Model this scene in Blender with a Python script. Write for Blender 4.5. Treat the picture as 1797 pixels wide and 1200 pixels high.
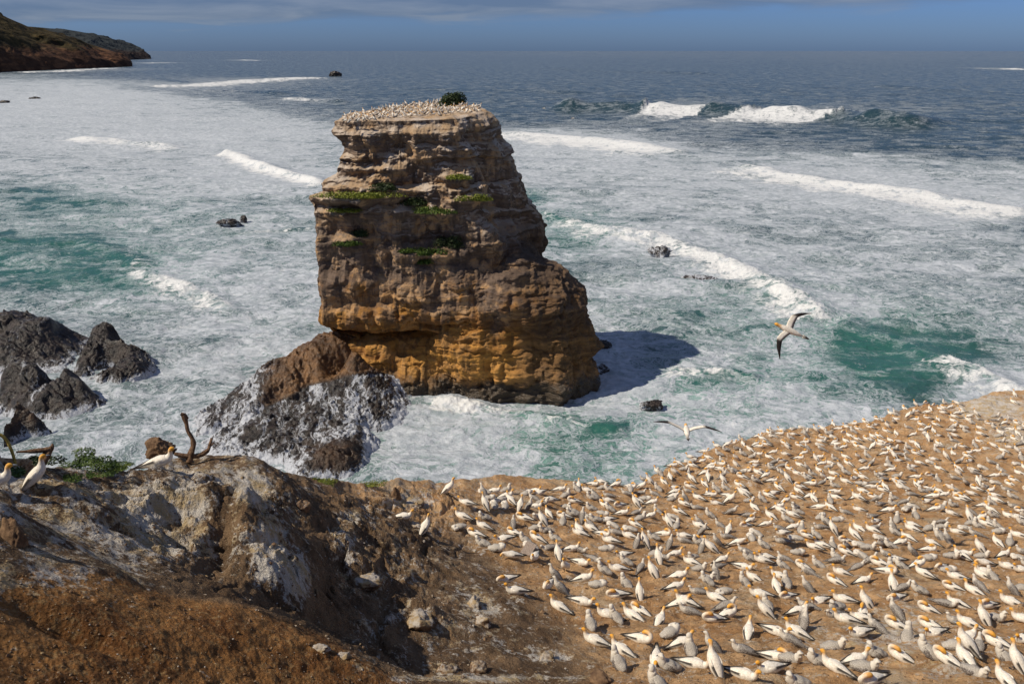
import bpy, math, random
import numpy as np
from mathutils import Vector
random.seed(7); RNG = np.random.default_rng(11)
for o in list(bpy.data.objects): bpy.data.objects.remove(o)
S = bpy.context.scene
COL = S.collection

# ------------------------------------------------------------------ camera, sky, sun, exposure
PITCH = math.radians(20.1); FPX = 1398.0; CAMZ = 50.0
cd = bpy.data.cameras.new('camera'); cam = bpy.data.objects.new('camera', cd); COL.objects.link(cam)
cam.location = (0, 0, CAMZ); cam.rotation_euler = (math.radians(90) - PITCH, 0, 0)
cd.sensor_width = 36; cd.lens = 36 * FPX / 1797; cd.clip_start = 0.1; cd.clip_end = 80000
S.camera = cam
S.render.resolution_x = 1024; S.render.resolution_y = 683
S.view_settings.view_transform = 'Standard'; S.view_settings.look = 'None'
S.view_settings.exposure = 0.02; S.view_settings.gamma = 1
SUN_EL = math.radians(48); SUN_AZ = math.radians(-102)          # azimuth clockwise from +Y
sv = Vector((math.sin(SUN_AZ) * math.cos(SUN_EL), math.cos(SUN_AZ) * math.cos(SUN_EL), math.sin(SUN_EL)))
sl = bpy.data.lights.new('sun', 'SUN'); so = bpy.data.objects.new('sun', sl); COL.objects.link(so)
sl.energy = 4.5; sl.angle = math.radians(0.5); sl.color = (1.0, 0.90, 0.74)
so.rotation_euler = sv.to_track_quat('Z', 'Y').to_euler(); so.location = (-60, 20, 120)

def world_setup():
    w = bpy.data.worlds.new('World'); S.world = w; w.use_nodes = True
    nt = w.node_tree; nt.nodes.clear(); L = nt.links
    def N(t, **k):
        n = nt.nodes.new(t)
        for a, b in k.items(): setattr(n, a, b)
        return n
    out = N('ShaderNodeOutputWorld'); bg = N('ShaderNodeBackground'); L.new(bg.outputs[0], out.inputs[0])
    sky = N('ShaderNodeTexSky', sky_type='NISHITA', sun_disc=False, sun_elevation=SUN_EL, sun_rotation=SUN_AZ, altitude=50, air_density=1.0, dust_density=0.6, ozone_density=2.0)
    tc = N('ShaderNodeTexCoord'); sep = N('ShaderNodeSeparateXYZ'); L.new(tc.outputs['Generated'], sep.inputs[0])
    def M(op, a, b=None, c=None):
        m = N('ShaderNodeMath', operation=op)
        for i, v in enumerate((a, b, c)):
            if v is None: continue
            if isinstance(v, (int, float)): m.inputs[i].default_value = v
            else: L.new(v, m.inputs[i])
        return m.outputs[0]
    zz = M('ADD', M('MAXIMUM', sep.outputs[2], 0.0), 0.075)
    cx = M('DIVIDE', sep.outputs[0], zz); cy = M('DIVIDE', sep.outputs[1], zz)
    cb = N('ShaderNodeCombineXYZ'); L.new(cx, cb.inputs[0]); L.new(cy, cb.inputs[1])
    n1 = N('ShaderNodeTexNoise'); n1.inputs['Scale'].default_value = 0.75; n1.inputs['Detail'].default_value = 9; n1.inputs['Roughness'].default_value = 0.55
    n1.inputs['Distortion'].default_value = 0.4
    L.new(cb.outputs[0], n1.inputs['Vector'])
    # a cloud layer starts a little above the horizon, lower on the left
    edge = M('ADD', M('SUBTRACT', sep.outputs[2], 0.028), M('MULTIPLY', sep.outputs[0], -0.022))
    mr = N('ShaderNodeMapRange', interpolation_type='SMOOTHSTEP'); L.new(edge, mr.inputs[0])
    mr.inputs[1].default_value = -0.012; mr.inputs[2].default_value = 0.03
    mk = M('ADD', M('MULTIPLY', M('SUBTRACT', n1.outputs[0], 0.5), 2.4), M('SUBTRACT', M('MULTIPLY', mr.outputs[0], 1.75), 0.35))
    mc = N('ShaderNodeMapRange', interpolation_type='SMOOTHSTEP'); L.new(mk, mc.inputs[0])
    mc.inputs[1].default_value = 0.05; mc.inputs[2].default_value = 0.95; mc.inputs[4].default_value = 0.62
    tint = N('ShaderNodeMix', data_type='RGBA', blend_type='MULTIPLY'); tint.inputs['Factor'].default_value = 1
    L.new(sky.outputs[0], tint.inputs['A']); tint.inputs['B'].default_value = (0.27, 0.43, 0.88, 1)
    cr = N('ShaderNodeMix', data_type='RGBA'); L.new(M('MULTIPLY', M('SUBTRACT', n1.outputs[0], 0.42), 5.0), cr.inputs['Factor'])
    cr.inputs['A'].default_value = (1.25, 1.65, 2.35, 1); cr.inputs['B'].default_value = (2.4, 2.7, 3.2, 1)
    mx = N('ShaderNodeMix', data_type='RGBA'); L.new(mc.outputs[0], mx.inputs['Factor'])
    L.new(tint.outputs['Result'], mx.inputs['A']); L.new(cr.outputs['Result'], mx.inputs['B'])
    L.new(mx.outputs['Result'], bg.inputs[0]); bg.inputs[1].default_value = 0.1
world_setup()

# ------------------------------------------------------------------ maths helpers
cp, sp = math.cos(PITCH), math.sin(PITCH)
def ray(px, py):
    px = np.asarray(px, float); py = np.asarray(py, float)
    v = np.stack([px - 898.5, FPX * cp + (600 - py) * sp, -FPX * sp + (600 - py) * cp], -1)
    return v / np.linalg.norm(v, axis=-1, keepdims=True)
def at_dist(px, py, d): return ray(px, py) * d + np.array([0, 0, CAMZ])
def at_z(px, py, z=0.0):
    r = ray(px, py); t = (z - CAMZ) / r[..., 2]; return r * t[..., None] + np.array([0, 0, CAMZ])
def at_y(px, py, y):
    r = ray(px, py); t = y / r[..., 1]; return r * t[..., None] + np.array([0, 0, CAMZ])
def to_px(x, y, z):
    z = z - CAMZ; d = y * cp - z * sp; d = np.where(d < 0.05, 0.05, d); u = y * sp + z * cp
    return 898.5 + FPX * x / d, 600 - FPX * u / d
def _h(ix, iy, iz, seed):
    h = (ix * 374761393 + iy * 668265263 + iz * 1274126177 + seed * 144269) & 0xFFFFFFFF
    h = ((h ^ (h >> 13)) * 1274126177) & 0xFFFFFFFF
    h = ((h ^ (h >> 15)) * 2246822519) & 0xFFFFFFFF
    return ((h ^ (h >> 16)) & 0xFFFF) / 65535.0
def vn(x, y, z=0.0, seed=0):
    x, y, z = np.broadcast_arrays(np.asarray(x, float), np.asarray(y, float), np.asarray(z, float))
    fx, fy, fz = np.floor(x), np.floor(y), np.floor(z)
    ix, iy, iz = fx.astype(np.int64), fy.astype(np.int64), fz.astype(np.int64)
    tx, ty, tz = x - fx, y - fy, z - fz
    sx, sy, sz = (t * t * t * (t * (t * 6 - 15) + 10) for t in (tx, ty, tz))
    if z.size and not np.any(tz) and not np.any(iz):
        a = _h(ix, iy, iz, seed) * (1 - sx) + _h(ix + 1, iy, iz, seed) * sx
        b = _h(ix, iy + 1, iz, seed) * (1 - sx) + _h(ix + 1, iy + 1, iz, seed) * sx
        return a * (1 - sy) + b * sy
    r = 0
    for dz, wz in ((0, 1 - sz), (1, sz)):
        a = _h(ix, iy, iz + dz, seed) * (1 - sx) + _h(ix + 1, iy, iz + dz, seed) * sx
        b = _h(ix, iy + 1, iz + dz, seed) * (1 - sx) + _h(ix + 1, iy + 1, iz + dz, seed) * sx
        r = r + (a * (1 - sy) + b * sy) * wz
    return r
def fbm(x, y, z=0.0, o=4, g=0.5, seed=0):           # about -1..1
    s = 0; a = 1; t = 0; c, d = math.cos(.6), math.sin(.6)
    for i in range(o):
        s = s + a * (vn(x, y, z, seed + i * 17) * 2 - 1); t += a; a *= g
        x, y = (x * c - y * d) * 2.03 + 7.1, (x * d + y * c) * 2.03 + 3.3
        z = z * 2.03 + (5.7 if not np.isscalar(z) else 0)
    return s / t * 1.5
def ridged(x, y, z=0.0, o=4, seed=0):
    s = 0; a = 1; t = 0
    for i in range(o):
        s = s + a * (1 - np.abs(vn(x, y, z, seed + i * 31) * 2 - 1)); t += a; a *= .5
        x = x * 2.1 + 1.7; y = y * 2.1 + 9.2; z = z * 2.1 + (4.4 if not np.isscalar(z) else 0)
    return s / t
def sst(a, b, x):
    t = np.clip((x - a) / (b - a), 0, 1); return t * t * (3 - 2 * t)
class RBF:
    def __init__(s, pts, eps=0.4):
        pts = np.array(pts, float); s.p = pts[:, :2]; s.e = eps
        n = len(pts); K = s.k(s.p); P_ = np.c_[np.ones(n), s.p]
        A = np.block([[K + np.eye(n) * 1e-3, P_], [P_.T, np.zeros((3, 3))]])
        s.w = np.linalg.solve(A, np.r_[pts[:, 2], 0, 0, 0])
    def k(s, q):
        d = q[:, None, :] - s.p[None]; return np.sqrt((d ** 2).sum(-1) + s.e ** 2)
    def __call__(s, x, y):
        sh = np.shape(x); q = np.stack([np.ravel(x), np.ravel(y)], -1).astype(float); r = np.empty(len(q))
        for i in range(0, len(q), 60000):
            c = q[i:i + 60000]; r[i:i + 60000] = s.k(c) @ s.w[:-3] + s.w[-3] + c @ s.w[-2:]
        return r.reshape(sh)

# ------------------------------------------------------------------ mesh helpers
def mk_mesh(name, V, Fq, smooth=True):
    """V (n,3) array; Fq list of arrays of faces (m,k)"""
    me = bpy.data.meshes.new(name)
    V = np.ascontiguousarray(V, np.float32)
    if isinstance(Fq, np.ndarray): Fq = [Fq]
    loops = np.concatenate([f.ravel() for f in Fq]).astype(np.int32)
    cnt = np.concatenate([np.full(len(f), f.shape[1], np.int32) for f in Fq])
    st = np.r_[0, np.cumsum(cnt)[:-1]].astype(np.int32)
    me.vertices.add(len(V)); me.vertices.foreach_set('co', V.ravel())
    me.loops.add(len(loops)); me.loops.foreach_set('vertex_index', loops)
    me.polygons.add(len(cnt)); me.polygons.foreach_set('loop_start', st)
    me.polygons.foreach_set('use_smooth', np.full(len(cnt), smooth))
    me.update(calc_edges=True); me.validate(); return me
def attr(me, name, a):
    at = me.attributes.new(name, 'FLOAT', 'POINT'); at.data.foreach_set('value', np.ascontiguousarray(a, np.float32).ravel())
def obj(name, me, mat=None, parent=None, loc=None, rot=None, sc=None):
    o = bpy.data.objects.new(name, me); COL.objects.link(o)
    if mat is not None and me is not None and not me.materials: me.materials.append(mat)
    if parent is not None: o.parent = parent
    if loc is not None: o.location = [float(v) for v in loc]
    if rot is not None: o.rotation_euler = rot
    if sc is not None: o.scale = sc
    return o
def tag(o, label=None, cat=None, group=None, kind=None):
    if label: o['label'] = label
    if cat: o['category'] = cat
    if group: o['group'] = group
    if kind: o['kind'] = kind
    return o
def grid_faces(nr, nc, wrap=False):
    i = np.arange(nr - 1)[:, None]; j = np.arange(nc if wrap else nc - 1)[None]
    a = i * nc + j; b = i * nc + (j + 1) % nc
    return np.stack([a, b, b + nc, a + nc], -1).reshape(-1, 4)

# ------------------------------------------------------------------ material helpers
class MT:
    def __init__(s, name):
        s.m = bpy.data.materials.new(name); s.m.use_nodes = True; s.t = s.m.node_tree; s.t.nodes.clear()
        s.out = s.t.nodes.new('ShaderNodeOutputMaterial'); s.b = s.t.nodes.new('ShaderNodeBsdfPrincipled')
        s.t.links.new(s.b.outputs[0], s.out.inputs[0]); s._p = None
    def n(s, t, **k):
        n = s.t.nodes.new(t)
        for a, b in k.items(): setattr(n, a, b)
        return n
    def put(s, sock, v):
        if isinstance(v, bpy.types.NodeSocket): s.t.links.new(v, sock)
        elif isinstance(v, tuple) and len(v) == 3 and sock.type == 'RGBA': sock.default_value = (*v, 1)
        else: sock.default_value = v
    def M(s, op, a, b=None, clamp=False):
        m = s.n('ShaderNodeMath', operation=op); m.use_clamp = clamp; s.put(m.inputs[0], a)
        if b is not None: s.put(m.inputs[1], b)
        return m.outputs[0]
    def mix(s, f, a, b, mode='MIX'):
        m = s.n('ShaderNodeMix', data_type='RGBA', blend_type=mode); s.put(m.inputs['Factor'], f); s.put(m.inputs['A'], a); s.put(m.inputs['B'], b); return m.outputs['Result']
    def A(s, name): return s.n('ShaderNodeAttribute', attribute_name=name).outputs['Fac']
    def pos(s, sc=(1, 1, 1), obj_=False):
        if s._p is None:
            s._p = s.n('ShaderNodeTexCoord').outputs['Object']
        m = s.n('ShaderNodeMapping'); s.put(m.inputs['Vector'], s._p); m.inputs['Scale'].default_value = sc; return m.outputs[0]
    def noise(s, v, scale=1., detail=4., rough=.5, dist=0., col=False):
        n = s.n('ShaderNodeTexNoise'); s.put(n.inputs['Vector'], v); n.inputs['Scale'].default_value = scale; n.inputs['Detail'].default_value = detail
        n.inputs['Roughness'].default_value = rough; n.inputs['Distortion'].default_value = dist
        return n.outputs['Color' if col else 'Fac']
    def vor(s, v, scale=1., feat='F1', rnd=1.):
        n = s.n('ShaderNodeTexVoronoi', feature=feat); s.put(n.inputs['Vector'], v); n.inputs['Scale'].default_value = scale; n.inputs['Randomness'].default_value = rnd
        return n.outputs['Distance']
    def ss(s, v, a, b, lo=0., hi=1.):
        n = s.n('ShaderNodeMapRange', interpolation_type='SMOOTHSTEP'); s.put(n.inputs[0], v)
        n.inputs[1].default_value = a; n.inputs[2].default_value = b; n.inputs[3].default_value = lo; n.inputs[4].default_value = hi; return n.outputs[0]
    def bump(s, h, strength, dist, prev=None):
        b = s.n('ShaderNodeBump'); s.put(b.inputs['Height'], h); b.inputs['Strength'].default_value = strength; b.inputs['Distance'].default_value = dist
        if prev is not None: s.put(b.inputs['Normal'], prev)
        return b.outputs[0]
    def fin(s, col, rough=.8, nrm=None, spec=.5, sheen=None):
        s.put(s.b.inputs['Base Color'], col); s.put(s.b.inputs['Roughness'], rough); s.put(s.b.inputs['Specular IOR Level'], spec)
        if nrm is not None: s.put(s.b.inputs['Normal'], nrm)
        return s.m
def vadd(m, a, b):
    n = m.n('ShaderNodeVectorMath', operation='ADD'); m.put(n.inputs[0], a); m.put(n.inputs[1], b); return n.outputs[0]
def vscale(m, a, f):
    n = m.n('ShaderNodeVectorMath', operation='SCALE'); m.put(n.inputs[0], a); n.inputs['Scale'].default_value = f; return n.outputs[0]

# ================================================================== SEA
# (crest polyline in photo pixels -> sea points, height m, front width m, back width m, foam 0..1 per vertex, white water run in front m)
WAVES = [
 ([(955,190),(1050,192),(1128,194),(1137,194.2),(1180,195.5),(1237,197.5),(1243,197.7),(1303,200.5),(1311,201),(1380,204),(1465,208),(1478,209),(1560,215),(1650,222)], 10.5, 30, 60, [0,0,0,1,1,1,.05,.05,1,1,1,.05,0,0], 62),
 ([(385,268),(410,270),(450,290),(520,308),(580,330)], 2.6, 4, 9, [1,1,1,1,.9], 7),
 ([(870,232),(960,238),(1080,250),(1165,262),(1210,275)], 2.2, 12, 16, [.8,1,1,1,.1], 28),
 ([(1290,290),(1340,300),(1450,318),(1580,338),(1700,356),(1830,375)], 2.2, 8, 12, [0,.9,1,1,1,1], 17),
 ([(940,372),(985,385),(1060,405),(1130,412),(1170,418),(1230,440),(1290,470),(1360,505),(1420,540),(1452,558)], 2.6, 4.5, 7, [.2,.5,1,1,.9,.9,1,1,1,.8], 6.5),
 ([(1452,558),(1520,575),(1600,605),(1660,640),(1700,672)], 2.0, 7, 8, [.5,.05,0,.1,.5], 2),
 ([(1630,628),(1690,650),(1740,672),(1800,700),(1850,720)], 1.0, 3, 5, [.2,.7,.8,.8,.8], 6),
 ([(1170,650),(1200,655),(1250,652),(1300,662),(1340,672)], 1.3, 2.5, 4, [.5,1,1,.4,.2], 3),
 ([(-30,430),(60,422),(150,428),(235,455),(255,478)], 1.8, 6, 8, [0,0,0,.2,.9], 2),
 ([(225,474),(300,492),(360,515),(420,548)], 1.2, 3, 5, [.7,.9,.8,.1], 4),
 ([(-40,335),(60,330),(130,340)], 1.2, 8, 10, [0,0,0], 2),
 ([(120,240),(190,244),(240,252),(330,262)], 1.8, 6, 12, [1,.9,.4,.6], 14),
 ([(495,173),(530,175),(565,178),(620,182)], 3.0, 10, 20, [1,1,.6,0], 8),
 ([(385,106),(420,106),(462,107)], 4.5, 25, 60, [1,1,1], 30),
 ([(1700,121),(1760,121),(1850,124)], 4.5, 20, 40, [.6,1,1], 40),
 ([(250,152),(330,150),(420,143),(560,135)], 2.5, 30, 40, [1,1,1,.9], 50),
 ([(240,138),(300,142),(350,148)], 2.5, 20, 40, [.2,.1,0], 30),
 ([(0,128),(120,125),(230,119)], 1.5, 30, 30, [.9,.9,.9], 50),
 ([(230,112),(300,110)], 1.5, 40, 50, [1,.8], 60),
 ([(330,162),(400,160),(470,163),(500,168)], 3.0, 14, 30, [.2,.5,.1,0], 8),
 ([(700,156),(800,158),(950,160),(1050,165)], 2.6, 22, 40, [0,0,0,0], 8),
 ([(940,120),(1050,126),(1150,128),(1300,132)], 4, 40, 70, [0,0,0,0], 8),
 ([(1500,148),(1650,158),(1800,165)], 3.5, 35, 50, [0,0,0], 8),
 ([(560,395),(470,400),(380,410)], .8, 3, 4, [.3,.6,.2], 3),
 ([(750,700),(830,708),(930,722),(1030,735),(1120,760)], 1.0, 3.5, 4, [.9,.8,.3,.1,0], 2),
]
# foam density blobs in photo pixels: (cx, cy, rx, ry, d)
FOAM = [(60,200,260,60,.5),(300,230,200,60,.35),(480,250,150,60,.35),(300,330,320,60,.12),(480,470,160,120,.10),(450,600,200,160,.18),(150,730,140,90,.2),
 (1000,250,200,40,.35),(1150,300,300,45,.22),(1550,320,350,60,.22),(1650,450,260,120,.20),(1400,400,200,80,.05),(1100,600,90,150,.22),(740,760,90,70,.55),(640,830,60,40,.3),
 (790,770,120,60,.35),(850,800,120,60,.3),(880,690,160,25,.35),(1020,700,90,40,.2),(1250,780,120,50,.35),(1440,725,120,25,.4),(1500,730,120,20,.3),(1400,610,60,40,.35),(1320,690,110,28,.35),
 (230,780,130,60,.2),(560,560,60,70,.22),(1080,640,40,60,.3),(1740,680,60,40,.5),(200,160,260,22,.25),(500,210,120,25,.2),(380,90,400,12,-.2),
 (100,350,140,26,-.28),(60,460,150,45,-.42),(230,500,60,26,-.25),(1550,610,170,55,-.62),(1620,665,80,30,-.45),(1000,410,60,25,-.35),(930,345,30,10,-.5),(1450,700,120,26,-.25),
 (950,770,100,35,-.15),(640,780,30,30,-.2),(1240,675,70,14,-.4),(1080,470,120,26,-.15),(1270,540,120,40,-.12),(1370,520,40,24,-.1)]
TEAL = [(60,460,220,60,.9),(100,350,200,40,.6),(1550,620,220,80,1.),(1000,400,90,40,1.),(930,345,40,14,.8),(1240,690,180,50,.8),(900,780,220,70,.7),(1100,780,200,70,.6),(240,480,120,40,.8),
 (300,400,300,60,.35),(1300,540,250,80,.45),(550,800,150,60,.3),(650,300,60,30,.4),(480,620,120,80,.2)]
def blob(x, y, L):
    r = np.zeros_like(x)
    for cx, cy, rx, ry, d in L:
        c = at_z(cx, cy); a = at_z(cx + rx, cy); t = at_z(cx, max(cy - ry, 93)); b = at_z(cx, cy + ry)
        ax = abs(a[0] - c[0]); up = max(t[1] - c[1], 1); dn = max(c[1] - b[1], 1)
        xx = x - c[0] * (y / c[1]); dy = y - c[1]; sy = np.where(dy > 0, up, dn)
        r += d * np.exp(-((xx / (ax * np.maximum(y / c[1], .2))) ** 2 + (dy / sy) ** 2))
    return r
def build_sea():
    na, nd = 1250, 860
    az = np.radians(np.linspace(-50, 50, na))
    lo, hi = math.radians(66), math.atan(50 / 45000.)
    dep = np.concatenate([np.linspace(lo, math.radians(33), 60)[:-1], np.linspace(math.radians(33), math.radians(2.2), 640)[:-1], np.geomspace(math.radians(2.2), hi, nd - 698)])
    r = 50 / np.tan(dep)
    R, A = np.meshgrid(r, az, indexing='ij'); x = R * np.sin(A); y = R * np.cos(A)
    far = sst(2500, 900, R)
    z = np.zeros_like(x); halo = np.zeros_like(x); thick = np.zeros_like(x); face = np.zeros_like(x)
    # swell
    spray_pts = []
    wx = x + 14 * fbm(x / 90, y / 90, seed=3, o=2); wy = y + 14 * fbm(x / 80, y / 80, seed=5, o=2)
    for lam, am, dx in ((62, .60, .12), (38, .42, -.18), (21, .22, .25)):
        ph = (wy + wx * dx) / lam; z += am * (1 - 2 * np.abs(np.sin(np.pi * ph)) ** .8) * far * .8
    near = sst(420, 160, R)
    z += (.38 * fbm(x / 7, y / 5, seed=9, o=4) + .10 * (1 - np.abs(fbm(x / 1.9, y / 1.3, seed=12, o=2)))) * near + .5 * fbm(x / 24, y / 11, seed=8, o=4) * far
    wob = fbm(x / 9, y / 9, seed=21, o=4); wobs = fbm(x / 2.2, y / 2.2, seed=22, o=4)
    for poly, H, wf, wb, fo, run in WAVES:
        P = at_z([p[0] for p in poly], [p[1] for p in poly])[:, :2]
        pad = (wb + wf + run) * 2.2
        m = (x > P[:, 0].min() - pad) & (x < P[:, 0].max() + pad) & (y > P[:, 1].min() - pad) & (y < P[:, 1].max() + pad)
        if not m.any(): continue
        q = np.stack([x[m], y[m]], -1); best = np.full(len(q), 1e9); sgn = np.ones(len(q)); tt = np.zeros(len(q)); n = len(P)
        endd = np.zeros(len(q))
        for i in range(n - 1):
            a, b = P[i], P[i + 1]; ab = b - a; l = np.linalg.norm(ab)
            t = ((q - a) @ ab) / l ** 2; tc = np.clip(t, 0, 1); d = q - (a + tc[:, None] * ab); dd = np.hypot(d[:, 0], d[:, 1])
            s = np.sign(ab[0] * d[:, 1] - ab[1] * d[:, 0]) * (1 if ab[0] > 0 else -1)    # + = seaward side
            u = dd < best; best[u] = dd[u]; sgn[u] = s[u]; tt[u] = (i + tc)[u]
        scl = max(wf, run) * .22
        front = sgn < 0; dist0 = best; dist = best + (wob[m] * scl * 2.0 + wobs[m] * scl * .9) * np.where(front, 1, .3)
        dist = np.maximum(dist, 0)
        fa = np.interp(tt, np.arange(n), fo)
        endf = np.clip(np.minimum(tt, n - 1 - tt) / .5, 0.0, 1)
        endf = endf * endf * (3 - 2 * endf)
        w = np.where(front, wf, wb)
        prof = np.where(front, np.exp(-(np.maximum(dist0 + wob[m] * wf * .05, 0) / (wf * .8)) ** 2 * 1.5), np.exp(-(best / wb) ** 1.6 * 2))
        hh = H * (.45 + .6 * vn(tt * 2.3, 0 * tt, seed=4)) * endf * np.where(np.hypot(q[:, 0], q[:, 1]) < 260, .72, 1)
        z[m] += prof * hh * np.where(fa > .5, .9, 1.0)
        th = fa * np.where(front, sst(run * 1.8, run * .45, dist), sst(wb * .6, wb * .02, np.maximum(best + wobs[m] * wb * .2, 0))) * np.where(endf > 0, sst(0, .35, endf), 0)
        thick[m] = np.maximum(thick[m], th)
        halo[m] = np.maximum(halo[m], fa * endf * np.exp(-(best / (2.6 * run + wb)) ** 2) * np.where(front, .8, 1))
        face[m] = np.maximum(face[m], (1 - fa) * np.where(front, prof, prof * .6) * endf)
    # mid-field base density: open water is far on the right, foam everywhere inshore
    px, py = to_px(x, y, 0 * x)
    bound = np.interp(px, [-400, 0, 150, 330, 560, 900, 1100, 1240, 1480, 1797, 2200], [120, 128, 135, 165, 205, 222, 232, 262, 268, 274, 290])
    bound = bound + 7 * fbm(x / 60, y / 60, seed=31, o=4)
    ins = sst(-7, 16, py - bound)
    soft = sst(-16, 60, py - bound)
    D = .06 + .33 * ins + .13 * soft
    bl_ = blob(x, y, FOAM); D += np.where(bl_ < 0, bl_ * 1.45, bl_ * .9) * np.where(py > 90, 1, 0)
    far_t = sst(520, 250, R)
    D += .20 * fbm(x / 26, y / 16, seed=41, o=4) * (ins * .8 + .1) + .16 * fbm(x / 130, y / 34, seed=43, o=4) * sst(130, 240, R) * (ins * .8 + .12)
    D += .10 * sst(250, 400, R) * soft
    D += halo * .36
    D -= face * .75
    teal = np.clip(blob(x, y, TEAL) + .12 + face * .7 * sst(400, 200, R), 0, 1)
    thick = np.clip(thick * (1 + .8 * wobs * sst(600, 250, R) + .5 * fbm(x / 6, y / 4, seed=24, o=3)), 0, 1)
    z += thick * (.34 * ridged(x / 2.1, y / 2.1, seed=51, o=4) * sst(420, 130, R) + .18 * fbm(x / .6, y / .6, seed=52, o=2) * near)
    V = np.stack([x, y, z], -1).reshape(-1, 3)
    me = mk_mesh('sea', V, grid_faces(nd, na)[:, ::-1])
    attr(me, 'foam', np.clip(D, 0, 1.3)); attr(me, 'thick', thick); attr(me, 'teal', teal); attr(me, 'offshore', 1 - ins)
    m = MT('sea_water')
    pp = m.pos()
    warp = vscale(m, vadd(m, m.noise(pp, .11, 3, .5, col=True), (-.5, -.5, -.5)), 9.)
    warp2 = vscale(m, vadd(m, m.noise(pp, .55, 3, .6, col=True), (-.5, -.5, -.5)), 1.7)
    q = vadd(m, vadd(m, pp, warp), warp2)
    mp = m.n('ShaderNodeMapping'); m.put(mp.inputs[0], q); mp.inputs['Scale'].default_value = (.75, 1.15, 1); mp.inputs['Rotation'].default_value = (0, 0, .25)
    A1 = m.noise(mp.outputs[0], .115, 6, .56, .8)
    A2 = m.noise(mp.outputs[0], .55, 4, .55, .9)
    A3 = m.noise(mp.outputs[0], 1.5, 3, .5, .8)
    B = m.noise(q, .05, 4, .5)
    fine = m.noise(pp, 2.2, 5, .66)
    D_ = m.M('ADD', m.A('foam'), m.M('MULTIPLY', m.M('SUBTRACT', B, .5), .9))
    f = m.M('ADD', m.M('SUBTRACT', m.M('MULTIPLY', D_, 3.2), 1.85), m.M('MULTIPLY', m.M('SUBTRACT', A1, .5), 6.4))
    f = m.M('ADD', f, m.M('MULTIPLY', m.M('SUBTRACT', A2, .5), 3.0))
    P0 = m.ss(m.M('ADD', f, m.M('MULTIPLY', m.M('SUBTRACT', fine, .5), .8)), -.05, .4)
    def iso(a, w): return m.M('SUBTRACT', 1., m.M('MULTIPLY', m.M('ABSOLUTE', m.M('SUBTRACT', a, .5)), w))
    l1 = m.ss(iso(A2, 15.), .1, .7); l2 = m.ss(iso(A3, 12.), .2, .8); l3 = m.ss(iso(m.noise(q, .3, 3, .45, 1.4), 22.), .1, .7)
    gate = m.ss(f, -2.3, -.5)
    L_ = m.M('MULTIPLY', m.M('MAXIMUM', m.M('MAXIMUM', l1, l3), m.M('MULTIPLY', l2, .3)), gate)
    hol = m.M('MULTIPLY', m.ss(m.M('SUBTRACT', m.noise(mp.outputs[0], .62, 4, .5, 1.4), .5), .04, .09), m.ss(f, 2.6, .6))
    F0 = m.M('MAXIMUM', m.M('MULTIPLY', P0, m.M('SUBTRACT', 1., m.M('MULTIPLY', hol, .8))), m.M('MULTIPLY', L_, .8))
    tk = m.ss(m.M('ADD', m.A('thick'), m.M('ADD', m.M('MULTIPLY', m.M('SUBTRACT', fine, .5), 1.0), m.M('MULTIPLY', m.M('SUBTRACT', A2, .5), 2.6))), .18, .95)
    F_ = m.M('MAXIMUM', F0, tk)
    milk = m.ss(f, -2.0, .6)
    deep = m.mix(m.A('teal'), (.030, .058, .064), (.028, .112, .092))
    deep = m.mix(m.M('MULTIPLY', m.A('offshore'), .9), deep, (.013, .040, .050))
    aer = m.mix(m.A('teal'), (.20, .25, .26), (.17, .31, .275))
    wc = m.mix(m.M('MULTIPLY', milk, m.M('SUBTRACT', 1., m.M('MULTIPLY', m.A('offshore'), .8))), deep, aer)
    fc = m.mix(m.ss(m.noise(q, .5, 5, .6), .35, .65), (.35, .39, .43), (.52, .555, .60))
    fc = m.mix(tk, fc, (.69, .70, .70))
    col = m.mix(F_, wc, fc)
    h = m.noise(m.pos((.8, 1.3, 1)), .9, 8, .62)
    hb = m.bump(h, .55, .55)
    hb = m.bump(m.noise(m.pos((.6, 1.2, 1)), .12, 6, .6), .45, 3.2, hb)
    hb = m.bump(m.M('MULTIPLY', F_, m.M('ADD', .5, fine)), .6, .22, hb)
    mat = m.fin(col, m.M('ADD', .17, m.M('MULTIPLY', F_, .65)), hb, m.M('SUBTRACT', .5, m.M('MULTIPLY', F_, .3)))
    m.b.inputs['IOR'].default_value = 1.33
    # wind-blown spray over the breaking crests
    rg = np.random.default_rng(77); cand = np.flatnonzero((thick.ravel() > .45) & (R.ravel() < 420)); k = rg.choice(cand, min(26000, len(cand)), replace=True)
    P = np.stack([x.ravel()[k], y.ravel()[k], z.ravel()[k]], -1) + np.abs(rg.normal(size=(len(k), 3))) * np.array([0, 0, .34]) + rg.normal(size=(len(k), 3)) * [.3, .35, .05]
    sz = (rg.uniform(.012, .034, len(k)) * np.clip(R.ravel()[k] / 130, .6, 2.2))[:, None, None]
    tet = np.array([[1, 1, 1], [1, -1, -1], [-1, 1, -1], [-1, -1, 1]]) * .8
    sv_ = (P[:, None] + tet[None] * sz).reshape(-1, 3); b4 = (np.arange(len(k)) * 4)[:, None]
    sm = mk_mesh('sea_spray', sv_, np.concatenate([b4 + np.array([c]) for c in ([0, 1, 2], [0, 3, 1], [0, 2, 3], [1, 3, 2])]), False)
    ms = MT('spray_drops'); ms.fin(ms.mix(ms.noise(ms.pos(), 2.), (.8, .8, .8), (.86, .86, .86)), .6)
    tag(obj('sea_spray', sm, ms.m), 'fine white spray thrown up along the breaking wave crests', 'spray', None, 'stuff')
    tag(obj('sea', me, mat), kind='structure', label='foaming green sea with breaking waves running to the horizon')
build_sea()

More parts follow.
